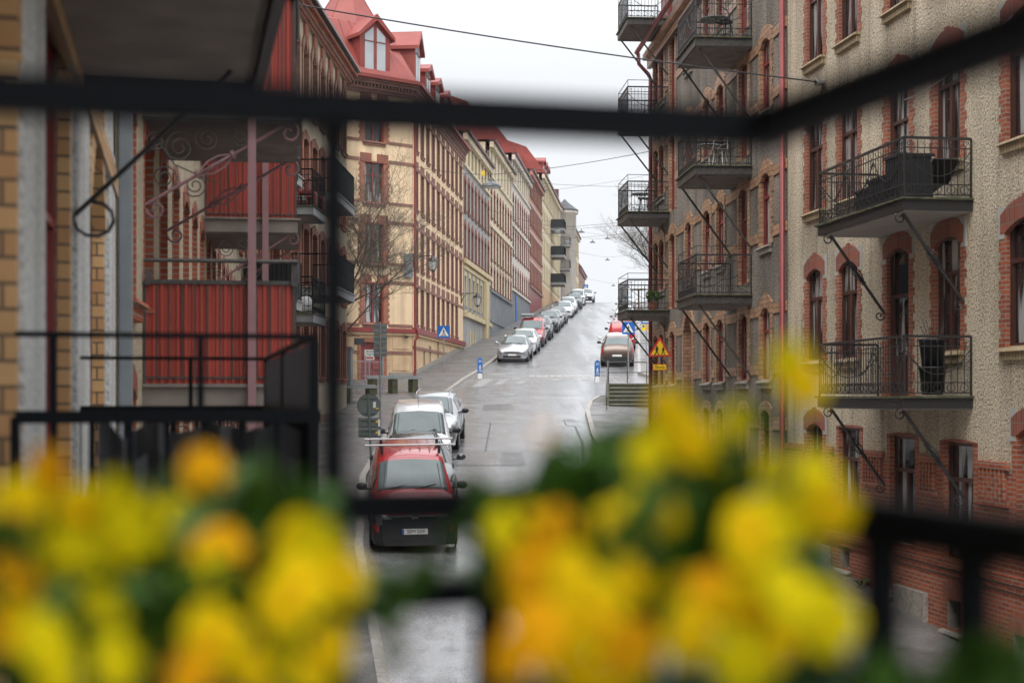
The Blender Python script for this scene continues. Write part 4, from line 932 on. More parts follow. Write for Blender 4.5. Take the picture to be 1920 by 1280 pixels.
def carmeshes(T, tkey, pm, pkey, lower=None):
    key = (tkey, pkey)
    if key in _cache: return _cache[key]
    C_ = Car(T); L, W_ = T['L'], T['W']; D = {}; c1, c2, c3, c4_ = T['cab']; m = MB(); n = len(C_.rows)
    for i in range(n):
        for sg in (1, -1):
            pass
    ring = [[(x, C_.y[i], z) for x, z in C_.rows[i]]+[(-x, C_.y[i], z) for x, z in C_.rows[i][-2:0:-1]] for i in range(n)]
    k = len(ring[0]); vs = [p for r in ring for p in r]
    m.idx(vs, [(i*k+j, i*k+(j+1) % k, (i+1)*k+(j+1) % k, (i+1)*k+j) for i in range(n-1) for j in range(k)]+[tuple(range(k))[::-1], tuple((n-1)*k+j for j in range(k))])
    D['body'] = m.mesh('body', pm, True)
    for p_ in D['body'].polygons:
        if len(p_.vertices) > 6: p_.use_smooth = False
    m = MB()
    for sg in (1, -1): C_.patch(m, c1+.10, c2-.06, 6.25, 8, sg, .008, 5, 4)
    D['windscreen'] = m.mesh('windscreen', CARGL, True)
    m = MB()
    for sg in (1, -1): C_.patch(m, c1+.03, c2+.02, 6.08, 8, sg, .004, 5, 4)
    D['seal'] = m.mesh('windscreen_seal', PLASTIC, True)
    m = MB()
    for sg in (1, -1): C_.patch(m, c3+.12, c4_-.12, 6.3, 8, sg, .008, 3, 3)
    D['rear'] = m.mesh('rear_window', CARGL, True)
    for nm, sg in (('sideL', -1), ('sideR', 1)):
        m = MB(); vanlike = tkey in ('VAN', 'VANP')
        spans = [(c1+.62, c2+.42)]+([(c2+.55, c3-.45)] if not (tkey == 'VANP') else [])+([(c3-.35, c3+.25)] if not vanlike else [])
        for a, b in spans: C_.patch(m, a, b, 5.14, 5.9, sg, .007, 3, 2)
        D[nm] = m.mesh('side_window', CARGL, True)
        m = MB(); C_.patch(m, .35, 1.95, 4.15, 5.25, sg, .010, 4, 3); q0 = T['st'][0]; ga, gb = q0[2]-.10, q0[3]
        m.prism([(sg*.40, ga+.02), (sg*(q0[4]-.0), ga-.02), (sg*(q0[4]+.03), gb+.03), (sg*.52, gb-.0)], -L/2-.028, -L/2+.10, 'xz'); D['lamp'+nm[-1]] = m.mesh('headlight', LAMPG, True)
        m = MB(); C_.patch(m, n-2.6, n-1.3, 3.9, 5.1, sg, .010, 4, 3); D['tail'+nm[-1]] = m.mesh('tail_light', TAILR, True)
        m = MB(); x = sg*(W_/2-.01); yy = C_.y[c1]+.32; zz_ = C_.rows[c1][5][1]+.12
        m.lathe([(0,-.06), (.07,-.055), (.095,-.02), (.095,.04), (.085,.06), (0,.06)], n=10, axis='y'); m.v = [(a*1.25+x+sg*.17, b+yy, c*.85+zz_) for a, b, c in m.v]
        m.tube([(x-sg*.05, yy+.02, zz_-.06), (x+sg*.12, yy+.02, zz_-.05)], .025, 6); D['mir'+nm[-1]] = m.mesh('wing_mirror', PLASTIC if lower or tkey in ('SUV', 'VAN') else pm, True)
        m = MB()
        for a in (c1+.55, c2+.48, c3-.4):           # door gaps
            q = [C_.pt(a, j, sg)+Vector((sg*.003, 0, 0)) for j in (2.2, 3, 4, 5)]; m.tube(q, .007, 4)
        q = C_.pt(c2+.2, 4, sg); m.tube([q+Vector((sg*.02,0,.0)), q+Vector((sg*.02,.18,.0))], .014, 4)
        m.tube([C_.pt(c1+.55+t*(c3-.4-c1-.55)/8, 2.15, sg)+Vector((sg*.003,0,0)) for t in range(9)], .012, 4)
        D['trim'+nm[-1]] = m.mesh('door_seams', PLASTIC)
        m = MB()
        for yw in T['wb']: 
            m.lathe([(0,0), (T['wr']+.045, 0), (T['wr']+.045, .012), (0,.012)], yw, T['wr']+.0, n=20, axis='x')
        m.v = [(sg*(W_/2-.012)+ (a-.006)*sg, b, c) for a, b, c in m.v]; D['arch'+nm[-1]] = m.mesh('wheel_arch', PLASTIC)
    y0 = -L/2; fs = T['st'][0]; zl, zh = T['st'][1][1], fs[3]
    m = MB(); hw = fs[4]; lo, hi_ = fs[1]-.08, fs[1]+.20
    pts = [(-hw*1.16, y0+.30), (-hw*1.10, y0+.06), (-hw*.85, y0-.035), (0, y0-.06), (hw*.85, y0-.035), (hw*1.10, y0+.06), (hw*1.16, y0+.30)]
    m.prism(pts, fs[1]-.12, fs[1]+.13 if lower is None else fs[1]+(.34 if tkey == 'VANP' else .30), 'xy'); D['bumper'] = m.mesh('bumper', lower or pm)
    m = MB(); m.prism([(p[0]*.96, p[1]+.006 if abs(p[0]) > .1 else p[1]+.004) for p in pts], fs[1]-.2, fs[1]-.121, 'xy'); m.box(-hw*.72, hw*.72, y0-.068, y0-.02, fs[1]-.07, fs[1]+.05)
    D['lowgrille'] = m.mesh('lower_grille', PLASTIC)
    m = MB(); g0, g1 = fs[2]-.10, fs[3]-.01
    gw = .98 if tkey == 'VANP' else .62; m.box(-hw*gw, hw*gw, y0-.018, y0+.05, g0-(.03 if gw > .9 else 0), g1); D['grille'] = m.mesh('grille', PLASTIC)
    m = MB()
    for zz_ in (g0+.01, (g0+g1)/2, g1-.01): m.box(-hw*(gw+.02), hw*(gw+.02), y0-.026, y0-.017, zz_-.008, zz_+.008)
    D['chrome'] = m.mesh('grille_trim', CHROME)
    m = MB(); m.box(-.26, .26, y0-.085, y0-.07, fs[1]+.04, fs[1]+.15); D['plate'] = m.mesh('number_plate', WHITEP)
    m = MB(); m.box(-.26, -.22, y0-.088, y0-.0845, fs[1]+.042, fs[1]+.148); D['pband'] = m.mesh('blue_strip', BLUEP)
    m = MB(); m.lathe([(0,-.1), (.6*T['wr'],-.1), (.95*T['wr'],-.11), (T['wr'],-.08), (T['wr'],.08), (.95*T['wr'],.11), (.62*T['wr'],.11), (.60*T['wr'],.07), (0,.07)], n=24, axis='x'); D['wheel'] = m.mesh('wheel', RUBBER, True)
    m = MB(); r = .63*T['wr']; m.lathe([(0,.078), (.05,.095), (.06,.08), (.06,.075)], n=12, axis='x'); m.lathe([(r*.9,.07), (r,.115), (r*.93,.118), (r*.86,.08)], n=20, axis='x')
    for q in range(5):
        a = q*2*pi/5; m.tube([(.088, .03*cos(a), .03*sin(a)), (.10, r*.92*cos(a), r*.92*sin(a))], .028, 4)
    D['rim'] = m.mesh('rim', ALLOY)
    m = MB(); yb = C_.y[c1]; zc = C_.rows[c1][8][1]
    for x in (-.55, .05): m.tube([(x,yb-.02,zc+.015), (x+.45,yb+.10,zc+.085)], .012, 4)
    D['wiper'] = m.mesh('wiper', PLASTIC)
    m = MB(); yb = L/2; m.box(-hw*.95, hw*.95, yb-.03, yb+.045, fs[1]-.15, fs[1]+.16); D['rbump'] = m.mesh('rear_bumper', lower or PLASTIC)
    m = MB(); m.box(-.26, .26, yb+.046, yb+.055, fs[1]+.18, fs[1]+.29); D['rplate'] = m.mesh('number_plate', WHITEP)
    m = MB()
    for x in (-T['st'][6][5]*.88, T['st'][6][5]*.88):
        z = T['st'][6][3]; m.tube([(x,C_.y[c2]+.12,z-.03), (x,C_.y[c2]+.25,z+.04), (x,C_.y[c3]-.2,z+.02), (x,C_.y[c3]-.05,z-.04)], .018, 6)
    D['rails'] = m.mesh('roof_rail', CHROME if tkey == 'SUV' else PLASTIC)
    _cache[key] = D; return D
PAINTS = dict(red=paint('red_paint', (.42,.012,.018), .1), silver=paint('silver_paint', (.42,.43,.45), .6), white=paint('white_car_paint', (.66,.67,.68), .0), black=paint('black_car_paint', (.015,.016,.018), .2),
    grey=paint('dark_grey_paint', (.06,.065,.07), .5), beige=paint('beige_paint', (.30,.28,.25), .5), brown=paint('brown_paint', (.10,.062,.045), .4), blue=paint('dark_blue_paint', (.02,.03,.05), .3))
def car(T, tkey, pkey, X, Y, label, yaw=None, lower=None, rails=False, name='parked_car', front=True, cat='car', far=False, rackbars=False):
    D = carmeshes(T, tkey, PAINTS[pkey], pkey, lower); d = .101 if Y > 72 else .06
    if yaw is None: yaw = -atan2(lerp(KL, Y+3)-lerp(KL, Y-3), 6)
    Yc = Y+T['L']/2; sl = atan2(gz(X, Yc+2)-gz(X, Yc-2), 4)
    r = empty(name, (X+sin(-yaw)*T['L']/2*1.0, Yc, gz(X, Yc)+.005), 0, label, cat, 'cars parked along the kerb')
    r.rotation_euler = (Matrix.Rotation(sl, 3, 'X') @ Matrix.Rotation(yaw+(0 if front else pi), 3, 'Z')).to_euler()
    b = inst(D['body'], 'body', r)
    w_ = inst(D['windscreen'], 'windscreen', r); inst(D['seal'], 'windscreen_seal', r); inst(D['rear'], 'rear_window', r)
    inst(D['wiper'], 'wiper', r)
    for sd_ in 'LR':
        inst(D['side'+sd_], 'side_window', r); inst(D['lamp'+sd_], 'headlight', r); inst(D['tail'+sd_], 'tail_light', r); inst(D['mir'+sd_], 'wing_mirror', r)
        if not far: inst(D['trim'+sd_], 'door_seams', r)
        inst(D['arch'+sd_], 'wheel_arch', r)
    inst(D['bumper'], 'bumper', r); inst(D['lowgrille'], 'lower_grille', r); g = inst(D['grille'], 'grille', r); inst(D['chrome'], 'grille_trim', g)
    p = inst(D['plate'], 'number_plate', r); inst(D['pband'], 'blue_strip', p); inst(D['rbump'], 'rear_bumper', r); inst(D['rplate'], 'number_plate', r)
    for yw in T['wb']:
        for sg in (-1, 1):
            wh = inst(D['wheel'], 'wheel', r, (sg*(T['W']/2-.10), yw, T['wr']), 0 if sg > 0 else pi); inst(D['rim'], 'rim', wh)
    if rails: inst(D['rails'], 'roof_rail', r)
    return r
def textmesh(s, size, mat, name='lettering', ext=.002, align='CENTER'):
    cu = bpy.data.curves.new('t', 'FONT'); cu.body = s; cu.size = size; cu.extrude = ext; cu.align_x = align; cu.align_y = 'CENTER'; cu.resolution_u = 3
    o = bpy.data.objects.new('t', cu); COL.objects.link(o); dg = bpy.context.evaluated_depsgraph_get(); dg.update()
    me = bpy.data.meshes.new_from_object(o.evaluated_get(dg)); bpy.data.objects.remove(o); me.name = name; me.materials.clear(); me.materials.append(mat); return me
UP = (pi/2, 0, 0)
# the red van nearest the camera
rv = car(VAN, 'VANP', 'red', -1.98, 29.0, 'red panel van nearest the camera with two aluminium roof bars and black bumper', yaw=.11, lower=PLASTIC, name='parked_van', cat='van')
for ch in [c for c in rv.children if c.name.startswith('grille')]: pass
y0 = -VAN['L']/2
for yy, zc in ((-.15, 1.95), (.75, 1.97)):
    m = MB(); m.tube([(-.98,yy,zc), (.98,yy,zc)], .021, 8); o = m.build('roof_bar', ALU, rv)
    for sx in (-.62, .62):
        m = MB(); m.box(sx-.03, sx+.03, yy-.04, yy+.04, 1.76, zc-.02); m.build('foot', PLASTIC, o)
m = MB()
for i in range(5):
    x = -.44+i*.22; m.tube([(x,.0,1.845-abs(x)*.02), (x,1.8,1.84-abs(x)*.02)], .012, 4)
m.build('roof_ribs', PAINTS['red'], rv)
m = MB(); m.lathe([(.072,-.012), (.085,-.016), (.085,0), (.072,0)], n=28, axis='y'); m.lathe([(0,-.002), (.075,-.002), (.075,0)], n=28, axis='y')
o = m.build('emblem', CHROME, rv, (0, y0-.03, .755)); m = MB()
for a, b in (((-.028,.058),(0,.008)), ((0,.008),(.028,.058)), ((-.062,.032),(-.030,-.055)), ((-.030,-.055),(0,.0)), ((0,0),(.030,-.055)), ((.030,-.055),(.062,.032))): m.tube([(a[0],-.012,a[1]), (b[0],-.012,b[1])], .008, 4)
m.build('emblem_letters', WHITEP, o)
m = MB(); m.lathe([(0,-.006), (.07,-.006)], n=24, axis='y'); m.build('emblem_field', PLASTIC, o)
pl_ = [c for c in rv.children if c.name.startswith('number_plate')][0]
inst(textmesh('SEM 55R', .105, BLK), 'lettering', pl_, (.022, y0-.087, .455), UP)
car(ESTATE, 'ESTATE', 'grey', -2.18, 33.8, 'dark grey estate car mostly hidden behind the red van, black roof rails', yaw=.10, rails=True)
pv = car(VAN, 'VAN', 'white', -2.52, 38.7, 'silver white compact van with an aerial on the roof, third from the camera', yaw=.07, lower=None, name='parked_van', cat='van')
m = MB(); m.tube([(0,-.35,1.76), (0,-.15,2.1)], .006, 5); m.build('aerial', PLASTIC, pv)
car(SUV, 'SUV', 'silver', -2.62, 43.9, 'silver SUV with chrome roof rails, last before the crossing', yaw=-.03, rails=True)
LFT = [(HATCH,'HATCH','silver',81.5,'silver hatchback first in the line beyond the zebra crossing',0), (ESTATE,'ESTATE','white',87.1,'white estate car right behind the silver hatchback',0), (VAN,'VAN','red',94.2,'red van with a ladder rack on the roof in the uphill line',0),
    (SUV,'SUV','grey',100.8,'dark grey SUV parked just uphill of the red van with the rack',0), (SUV,'SUV','black',110,'black SUV fifth in the uphill line',0), (HATCH,'HATCH','beige',116.2,'beige small car between two dark cars uphill',0), (HATCH,'HATCH','blue',122.6,'dark blue hatchback seventh in the uphill line',0),
    (ESTATE,'ESTATE','white',133.5,'white car parked in front of the larger white one near the crest',0), (SUV,'SUV','white',140.5,'large white SUV below the crest beside the grey pavement',1), (SUV,'SUV','grey',152.5,'dark SUV squeezed between two white vehicles near the crest',0), (VAN,'VAN','white',162,'white van highest of the parked vehicles under the blue sign',1)]
for T, tk, pk, Y, lb, rl in LFT:
    X = lerp(KL, Y)+.22+T['W']/2; c = car(T, tk, pk, X, Y, lb, rails=bool(rl), far=Y > 105, name='parked_van' if tk == 'VAN' else 'parked_car', cat='van' if tk == 'VAN' else 'car', lower=PLASTIC if (pk == 'red' or tk == 'SUV') else None)
    if pk == 'red':
        m = MB()
        for yy in (-.4, .3, 1.0): m.tube([(-.8,yy,1.96), (.8,yy,1.96)], .02, 4)
        for xx in (-.75,-.35,.1,.45): m.tube([(xx,-.6,1.99), (xx,1.4,1.99)], .02, 4)
        m.box(-.75,.1,-.5,1.3,2.0,2.07); m.build('roof_rack', GREYMET, c)
m_ = car(SUV, 'SUV', 'white', 8.8, 169.5, 'white SUV driving over the crest beside the white van', lower=PLASTIC, name='car'); m_['group'] = 'cars on the crest'
RGT = [(SUV,'SUV','brown',78.6,'brown metallic SUV seen from behind at the right kerb',1.03), (HATCH,'HATCH','white',84.6,'white car in front of the brown SUV at the right kerb',1.2), (VAN,'VAN','red',92,'red rescue service van with a white star on its rear window, right kerb',.95), (HATCH,'HATCH','silver',103,'silver car beyond the red rescue van at the right kerb',1.0),
    (HATCH,'HATCH','blue',112,'dark hatchback high on the right kerb',1.0), (ESTATE,'ESTATE','white',124,'white car high on the right kerb',1.0), (HATCH,'HATCH','grey',138,'small dark car near the crest on the right kerb',1.0), (HATCH,'HATCH','silver',153,'last silver car near the crest on the right kerb',1.0)]
for T, tk, pk, Y, lb, dx in RGT:
    X = lerp(KR2, Y)-.2-T['W']/2*dx; yw = -atan2(lerp(KR2, Y+3)-lerp(KR2, Y-3), 6)
    c = car(T, tk, pk, X, Y, lb, yaw=yw, front=False, far=Y > 90, name='parked_van' if tk == 'VAN' else 'parked_car', cat='van' if tk == 'VAN' else 'car', lower=PLASTIC if tk == 'SUV' else None); c['group'] = 'cars parked at the right kerb'
    if pk == 'red':
        m = MB()
        for k in range(8): a = k*pi/4; m.tube([(-.25+.04*cos(a), 2.20, 1.38+.04*sin(a)), (-.25+.17*cos(a), 2.20, 1.38+.17*sin(a))], .022, 4)
        m.build('star_mark', WHITEP, c)
        m = MB()
        for yy in (-.2, .8): m.tube([(-.85,yy,1.94), (.85,yy,1.94)], .025, 6)
        m.build('roof_bar', ALU, c)
# ------------------------------------------------------------------ signs and street furniture
def pole(r, h, rad=.03, mat=STEEL, z0=-.3):
    m = MB(); m.tube([(0,0,z0), (0,0,h)], rad, 10); m.build('pole', mat, r)
def crossing_sign(px, py, Y, w_, label, gy=None):
    p = P(px, py, Y); z = gz(p.x, p.y)+.13; r = empty('crossing_sign', (p.x, p.y, z), 0, label, 'road sign'); h = p.z-z; pole(r, h+w_*.45)
    m = MB(); a = w_/2; m.box(-a, a, -.045, -.035, h-a, h+a); o = m.build('sign_plate', BLUEP, r)
    m = MB(); e = a*.03
    for x0, x1, z0_, z1_ in ((-a, a, a-.03, a), (-a, a, -a, -a+.03), (-a, -a+.03, -a+.03, a-.03), (a-.03, a, -a+.03, a-.03)): pass
    m.prism([(-a*.82, h-a*.68), (a*.82, h-a*.68), (0, h+a*.78)], -.049, -.045, 'xz'); m.build('white_triangle', WHITEP, o)
    m = MB(); s_ = a; f = lambda x, z_: (x*s_, -.052, h+z_*s_)
    m.tube([f(.02,.38), f(.02,.30)], .06*s_*1.3, 8)
    for q in ([f(0,.24), f(.03,-.12)], [f(.03,-.12), f(.16,-.35), f(.26,-.52)], [f(.03,-.12), f(-.10,-.35), f(-.22,-.50)], [f(.0,.2), f(.18,.02)], [f(.0,.2), f(-.16,.0)]): m.tube(q, .055*s_, 5)
    for k in range(5): x = -.5+k*.22; m.prism([((x)*s_, h-.64*s_), ((x+.1)*s_, h-.64*s_), ((x*.8+.1)*s_, h-.50*s_), ((x*.8)*s_, h-.50*s_)], -.052, -.049, 'xz')
    m.build('walking_figure', BLK, o); return r
crossing_sign(832, 622, 74, .64, 'blue pedestrian crossing sign on the left pavement in front of the corner house')
crossing_sign(1178, 615, 71.9, .64, 'blue pedestrian crossing sign at the right kerb above the mossy steps')
crossing_sign(1098, 538, 174, .6, 'tiny blue crossing sign at the crest above the white van')
def bollard(px, pyb, label):
    x, y = pxg(px, pyb+4); z = gz(x, y)+.02; r = empty('speed_bollard', (x, y, z), 0, label, 'bollard', 'blue and white speed bollards at the crossing'); H = 1.08; w_ = .14
    m = MB(); poly = [(-w_, 0), (w_, 0), (w_, H-w_)]+[(w_*cos(t*pi/8), H-w_+w_*sin(t*pi/8)) for t in range(1, 8)]+[(-w_, H-w_)]
    m.prism(poly, -.03, .03); o = m.build('post', STEEL, r)
    m = MB(); w2 = w_*.86; m.prism([(-w2, .3), (w2, .3), (w2, H-w_)]+[(w2*cos(t*pi/8), H-w_+w2*sin(t*pi/8)) for t in range(1, 8)]+[(-w2, H-w_)], -.036, -.03); f = m.build('blue_face', BLUEP, r)
    m = MB(); m.prism([(-w_*.8,.0), (w_*.8,.0), (w_*.8,.24), (0,.30), (-w_*.8,.24)], -.036, -.03); m.build('white_panel', WHITEP, r)
    inst(textmesh('30', .17, WHITEP), 'lettering', f, (0, -.04, .88), UP)
    m = MB(); m.lathe([(0,-.042), (.025,-.042), (.025,-.036)], .01, .68, n=10, axis='y')
    for a, b, rr in (((0,.65),(0,.55),.03), ((0,.55),(-.05,.45),.016), ((0,.55),(.05,.44),.016), ((0,.63),(.07,.56),.012), ((0,.63),(-.07,.57),.012), ((-.09,.36),(-.02,.42),.014), ((-.02,.42),(.05,.36),.014), ((.07,.36),(.07,.42),.02)): m.tube([(a[0],-.040,a[1]), (b[0],-.040,b[1])], rr, 5)
    m.build('child_symbol', WHITEP, f)
bollard(900, 707, 'blue 30 bollard at the left kerb by the zebra crossing'); bollard(1120, 713, 'blue 30 bollard at the right kerb in front of the brown SUV')
# school sign
p = P(1237, 655, 44.5); z = gz(4.6, 44.5)+.1; r = empty('school_sign', (p.x, p.y, z), 0, 'yellow triangular warning sign with two walking children above a small yellow plate', 'road sign'); r.scale = (.71,)*3; h = (p.z-z)/.71
pole(r, h+.2); a = .53
m = MB(); m.prism([(-a, h-a*.6), (a, h-a*.6), (0, h+a*1.1)], -.045, -.035); o = m.build('sign_plate', REDS, r)
m = MB(); m.prism([(-a*.74, h-a*.45), (a*.74, h-a*.45), (0, h+a*.78)], -.05, -.045); m.build('yellow_field', YELP, o)
m = MB()
def fig(cx, s_):
    f = lambda x, z_: (cx+x*s_, -.053, h+z_*s_)
    m.tube([f(0,.40), f(0,.33)], .055*s_*1.5, 8); m.tube([f(0,.28), f(-.02,-.02)], .085*s_, 6)
    for q in ([f(-.02,-.02), f(.10,-.2), f(.12,-.4)], [f(-.02,-.02), f(-.10,-.2), f(-.2,-.36)], [f(0,.24), f(.16,.08)], [f(0,.24), f(-.16,.10)]): m.tube(q, .04*s_, 5)
fig(-.13, .52); fig(.15, .42); m.v = [(x, y, zz-.06) for x, y, zz in m.v]; m.build('children_symbol', BLK, o)
m = MB(); m.box(-.31,.31,-.045,-.035,h-.92,h-.64); o2 = m.build('lower_plate', REDS, r); m = MB(); m.box(-.28,.28,-.049,-.045,h-.895,h-.665); m.build('yellow_field', YELP, o2)
inst(textmesh('Skola', .2, BLK), 'lettering', o2, (0, -.052, h-.78), UP)
# street name and parking signs behind
p = P(1212, 606, 84); z = gz(p.x, p.y)+.13; r = empty('sign_post', (p.x, p.y, z), 0, 'small blue plate over a yellow plate on a pole beyond the crossing sign', 'road sign'); h = p.z-z; pole(r, h+.3)
m = MB(); m.box(-.3,.24,-.045,-.035,h-.04,h+.2); b_ = m.build('blue_plate', BLUEP, r); m = MB(); m.box(-.22,.16,-.048,-.045,h+.05,h+.11); m.build('white_line', WHITEP, b_)
m = MB(); m.box(-.3,.26,-.045,-.035,h-.42,h-.08); y_ = m.build('yellow_plate', YELP, r); m = MB()
for k in range(3): m.box(-.05,.2,-.048,-.045,h-.17-k*.09,h-.14-k*.09)
m.lathe([(0,-.048), (.07,-.048), (.07,-.045)], -.18, h-.18, n=14, axis='y'); m.build('plate_marks', BLUEP, y_)
# sign backs on the left pavement
p = P(713, 640, 45); z = gz(p.x, p.y); r = empty('sign_post', (p.x, p.y, z), 0, 'tall grey pole carrying the backs of stacked rectangular road signs', 'road sign'); h = p.z-z; pole(r, h+.62, .032)
for (a, b, hh) in ((.24,.60,0), (-.12,.22,0), (-.46,-.13,0)):
    m = MB(); m.box(-.215,.205,.04,.05,h+a-.02,h+b-.03); o = m.build('sign_back', SIGNBK, r)
    m = MB()
    for t in (.3, .75): m.box(-.19,.18,.025,.04,h+a+(b-a)*t-.012,h+a+(b-a)*t+.012)
    m.box(-.11,-.05,.034,.039,h+a+.06,h+a+.10); m.build('bracket', STEEL, o)
p = P(691, 760, 38); z = gz(p.x, p.y); r = empty('sign_post', (p.x, p.y, z), 0, 'grey pole with the back of a round sign over two square plates, nearest left', 'road sign'); h = p.z-z
m = MB(); m.tube([(.10,0,-.2), (-.01,0,h+.32)], .032, 10); m.build('pole', SIGNBK, r)
m = MB(); m.lathe([(0,.05), (.305,.05), (.315,.03), (.305,.042), (0,.042)], 0, h, n=32, axis='y'); o = m.build('round_sign_back', SIGNBK, r)
m = MB(); m.box(-.2,.19,.02,.04,h+.185,h+.21); m.box(-.2,.19,.02,.04,h-.215,h-.19); m.build('bracket', SIGNBK, o)
m = MB(); m.box(.12,.19,.034,.041,h-.06,h+.10); m.build('sticker', WHITEP, o); m = MB(); m.box(.2,.26,.034,.041,h-.1,h-.06); m.build('sticker', YELP, o)
for a, b in ((-.61,-.33), (-.85,-.62)):
    m = MB(); m.box(-.28,.32,.042,.05,h+a,h+b); o = m.build('square_sign_back', SIGNBK, r); m = MB()
    for t in (.25, .8): m.box(-.2,.2,.02,.042,h+a+(b-a)*t-.012,h+a+(b-a)*t+.012)
    m.build('bracket', SIGNBK, o); m = MB(); m.box(.25,.31,.034,.041,h+a+.05,h+b-.03); m.build('sticker', WHITEP, o); m = MB(); m.lathe([(0,.036), (.035,.036), (.035,.042)], .22, h+b-.1, n=12, axis='y'); m.build('sticker', YELP, o)
# parking notice in front of the door, hanging shop sign, lanterns, camera
p = P(693, 665, 66); z = gz(p.x, p.y); r = empty('parking_notice', (p.x, p.y, z), 0, 'white notice board with a red bar, on a post by the red door', 'sign'); h = p.z-z; pole(r, h+.1)
m = MB(); m.box(-.23,.23,-.05,-.035,h-.24,h+.24); o = m.build('board', WHITEP, r); m = MB(); m.box(-.18,.17,-.053,-.05,h-.18,h-.11); m.build('red_bar', REDS, o)
m = MB(); m.lathe([(.025,-.053), (.05,-.053)], -.1, h+.15, n=14, axis='y'); m.build('green_ring', GREENC, o)
m = MB(); m.box(-.02,.18,-.053,-.05,h+.135,h+.165)
for k in range(2): m.box(-.15+.06*k,.15-.06*k,-.053,-.05,h+.02-k*.07,h+.04-k*.07)
m.build('text_lines', BLK, o)
def onA(Fc, u, z, y): v = Vector(Fc.loc(u, z, y))+Fc.root.location; return v
v = onA(A3, 5.35, 2.85, -.02); r = empty('hanging_sign', v, ca, 'small dark blank sign hanging from a bracket beside the red door', 'sign')
m = MB(); m.tube([(-.35,0,.5), (-.35,-.9,.12), (-.1,-1.0,.10)], .018, 5); m.tube([(-.35,0,.12), (-.3,-.95,.12)], .015, 5); m.build('bracket', IRON, r); m = MB(); m.box(-.35,.2,-.95,-.90,-.32,.0); m.build('board', IRON, r)
m = MB(); m.tube([(0,0,0), (0,-.18,0)], .03, 8); m.lathe([(0,-.05), (.08,0), (.09,.06), (0,.1)], 0, -.2, n=12); tag(m.build('security_camera', IRON, None, onA(A3, 8.55, 3.0, 0), ca, True), 'small dome camera high on the cut-off corner beside the downpipe', 'camera')
def lantern(v, ang, label, s=1.0, box=False):
    r = empty('wall_lantern', v, ang, label, 'lantern', 'old lanterns on wall brackets')
    m = MB(); m.tube([(0,-.05,-.45*s), (0,-.12,-.15*s), (0,-.4*s,.12*s), (0,-.8*s,.15*s), (0,-1.05*s,.12*s)], .022, 6); m.tube([(0,0,.12*s), (0,-.5*s,.14*s)], .018, 6); m.box(-.05,.05,-.06,0,-.5*s,.2*s); m.build('bracket', IRON, r)
    y = -1.05*s; m = MB(); n = 6
    m.lathe([(0,.20*s), (.03*s,.16*s), (.05*s,.13*s), (.30*s,-.12*s), (.32*s,-.15*s), (.0,-.14*s)], 0, y, n=6); h_ = m.build('hood', IRON, r)
    m = MB(); m.lathe([(.27*s,-.16*s), (.15*s,-.62*s), (0,-.63*s)], 0, y, n=6); m.build('lamp_glass', LANTG, r)
    m = MB()
    for k in range(6): a = k*pi/3; m.tube([(.28*s*cos(a), y+.28*s*sin(a), -.15*s), (.155*s*cos(a), y+.155*s*sin(a), -.62*s)], .014*s, 4)
    m.lathe([(0,-.78*s), (.03*s,-.72*s), (.16*s,-.64*s), (.16*s,-.61*s)], 0, y, n=6); m.build('lamp_frame', IRON, r)
lantern(onA(A3b, .25, 7.0, 0), A3b.a, 'black lantern on a curved bracket at the near edge of the corner house', .95)
lantern(onA(A3b, 17.9, 6.4, 0), A3b.a, 'black lantern on a curved bracket at the far end of the corner house', 1.0)
m = MB(); m.box(-.22,.22,-.16,0,-.6,.6); tag(m.build('utility_box', GREYMET, None, onA(A3, 8.72, 6.6, 0), ca), 'flat grey box on the wall beside the nearer lantern', 'box')
# overhead wires and hanging lamps
def wire(a, b, sag, label, r_=.012):
    a, b = Vector(a), Vector(b); m = MB(); m.tube([a.lerp(b, t/16)-Vector((0,0,4*sag*(t/16)*(1-t/16))) for t in range(17)], r_, 5); return tag(m.build('overhead_wire', IRON), label, 'wire', 'wires spanning the street')
wire((-6.0,30,8.55), onA(A5, bu(29.8), 6.6, -.1), .1, 'thick dark wire crossing the top of the picture in front of the red spire', .016)
def lamp(px, py, Y, d, label, za=None, zbb=None, left=None, right=None, tagp=False):
    p = P(px, py, Y); r = empty('street_lamp', p, 0, label, 'street lamp', 'lamps hung over the street')
    m = MB(); R_ = d/2; m.lathe([(0,.42*d), (.08*d,.40*d), (.09*d,.28*d), (.2*d,.25*d), (.42*d,.13*d), (.5*d,.02*d), (.5*d,-.01*d), (.46*d,0), (0,.12*d)], n=24); m.build('lamp_shade', IRONL, r, smooth=True)
    m = MB(); m.lathe([(.44*d,.0), (.3*d,-.035*d), (0,-.05*d)], n=20); m.build('lamp_glass', LANTG, r); m = MB(); m.tube([(0,0,.4*d), (0,0,.62*d)], .02, 6); m.build('hanger', IRON, r)
    if tagp: m = MB(); m.box(-.42,-.26,-.02,.02,.55*d,.78*d); m.build('yellow_tag', YELP, r)
    top = p+Vector((0,0,.6*d))
    a, b = Vector(left), Vector(right); m = MB()
    m.tube([a.lerp(top, t/8)-Vector((0,0,.4*(t/8)*(1-t/8))) for t in range(9)]+[top.lerp(b, t/8)-Vector((0,0,.4*(t/8)*(1-t/8))) for t in range(1, 9)], .012, 5)
    tag(m.build('overhead_wire', IRON), 'span wire carrying the '+label.split(',')[0].replace('hanging ', '')[:70], 'wire', 'wires spanning the street')
IRONL = plain('dark_lamp_enamel', (.05,.055,.06), .25, var=.1)
lamp(920, 351, 62.5, .92, 'largest hanging street lamp, the one with a yellow tag', left=(-5.0,71.3,11.6), right=(5.0,49.5,8.6), tagp=True)
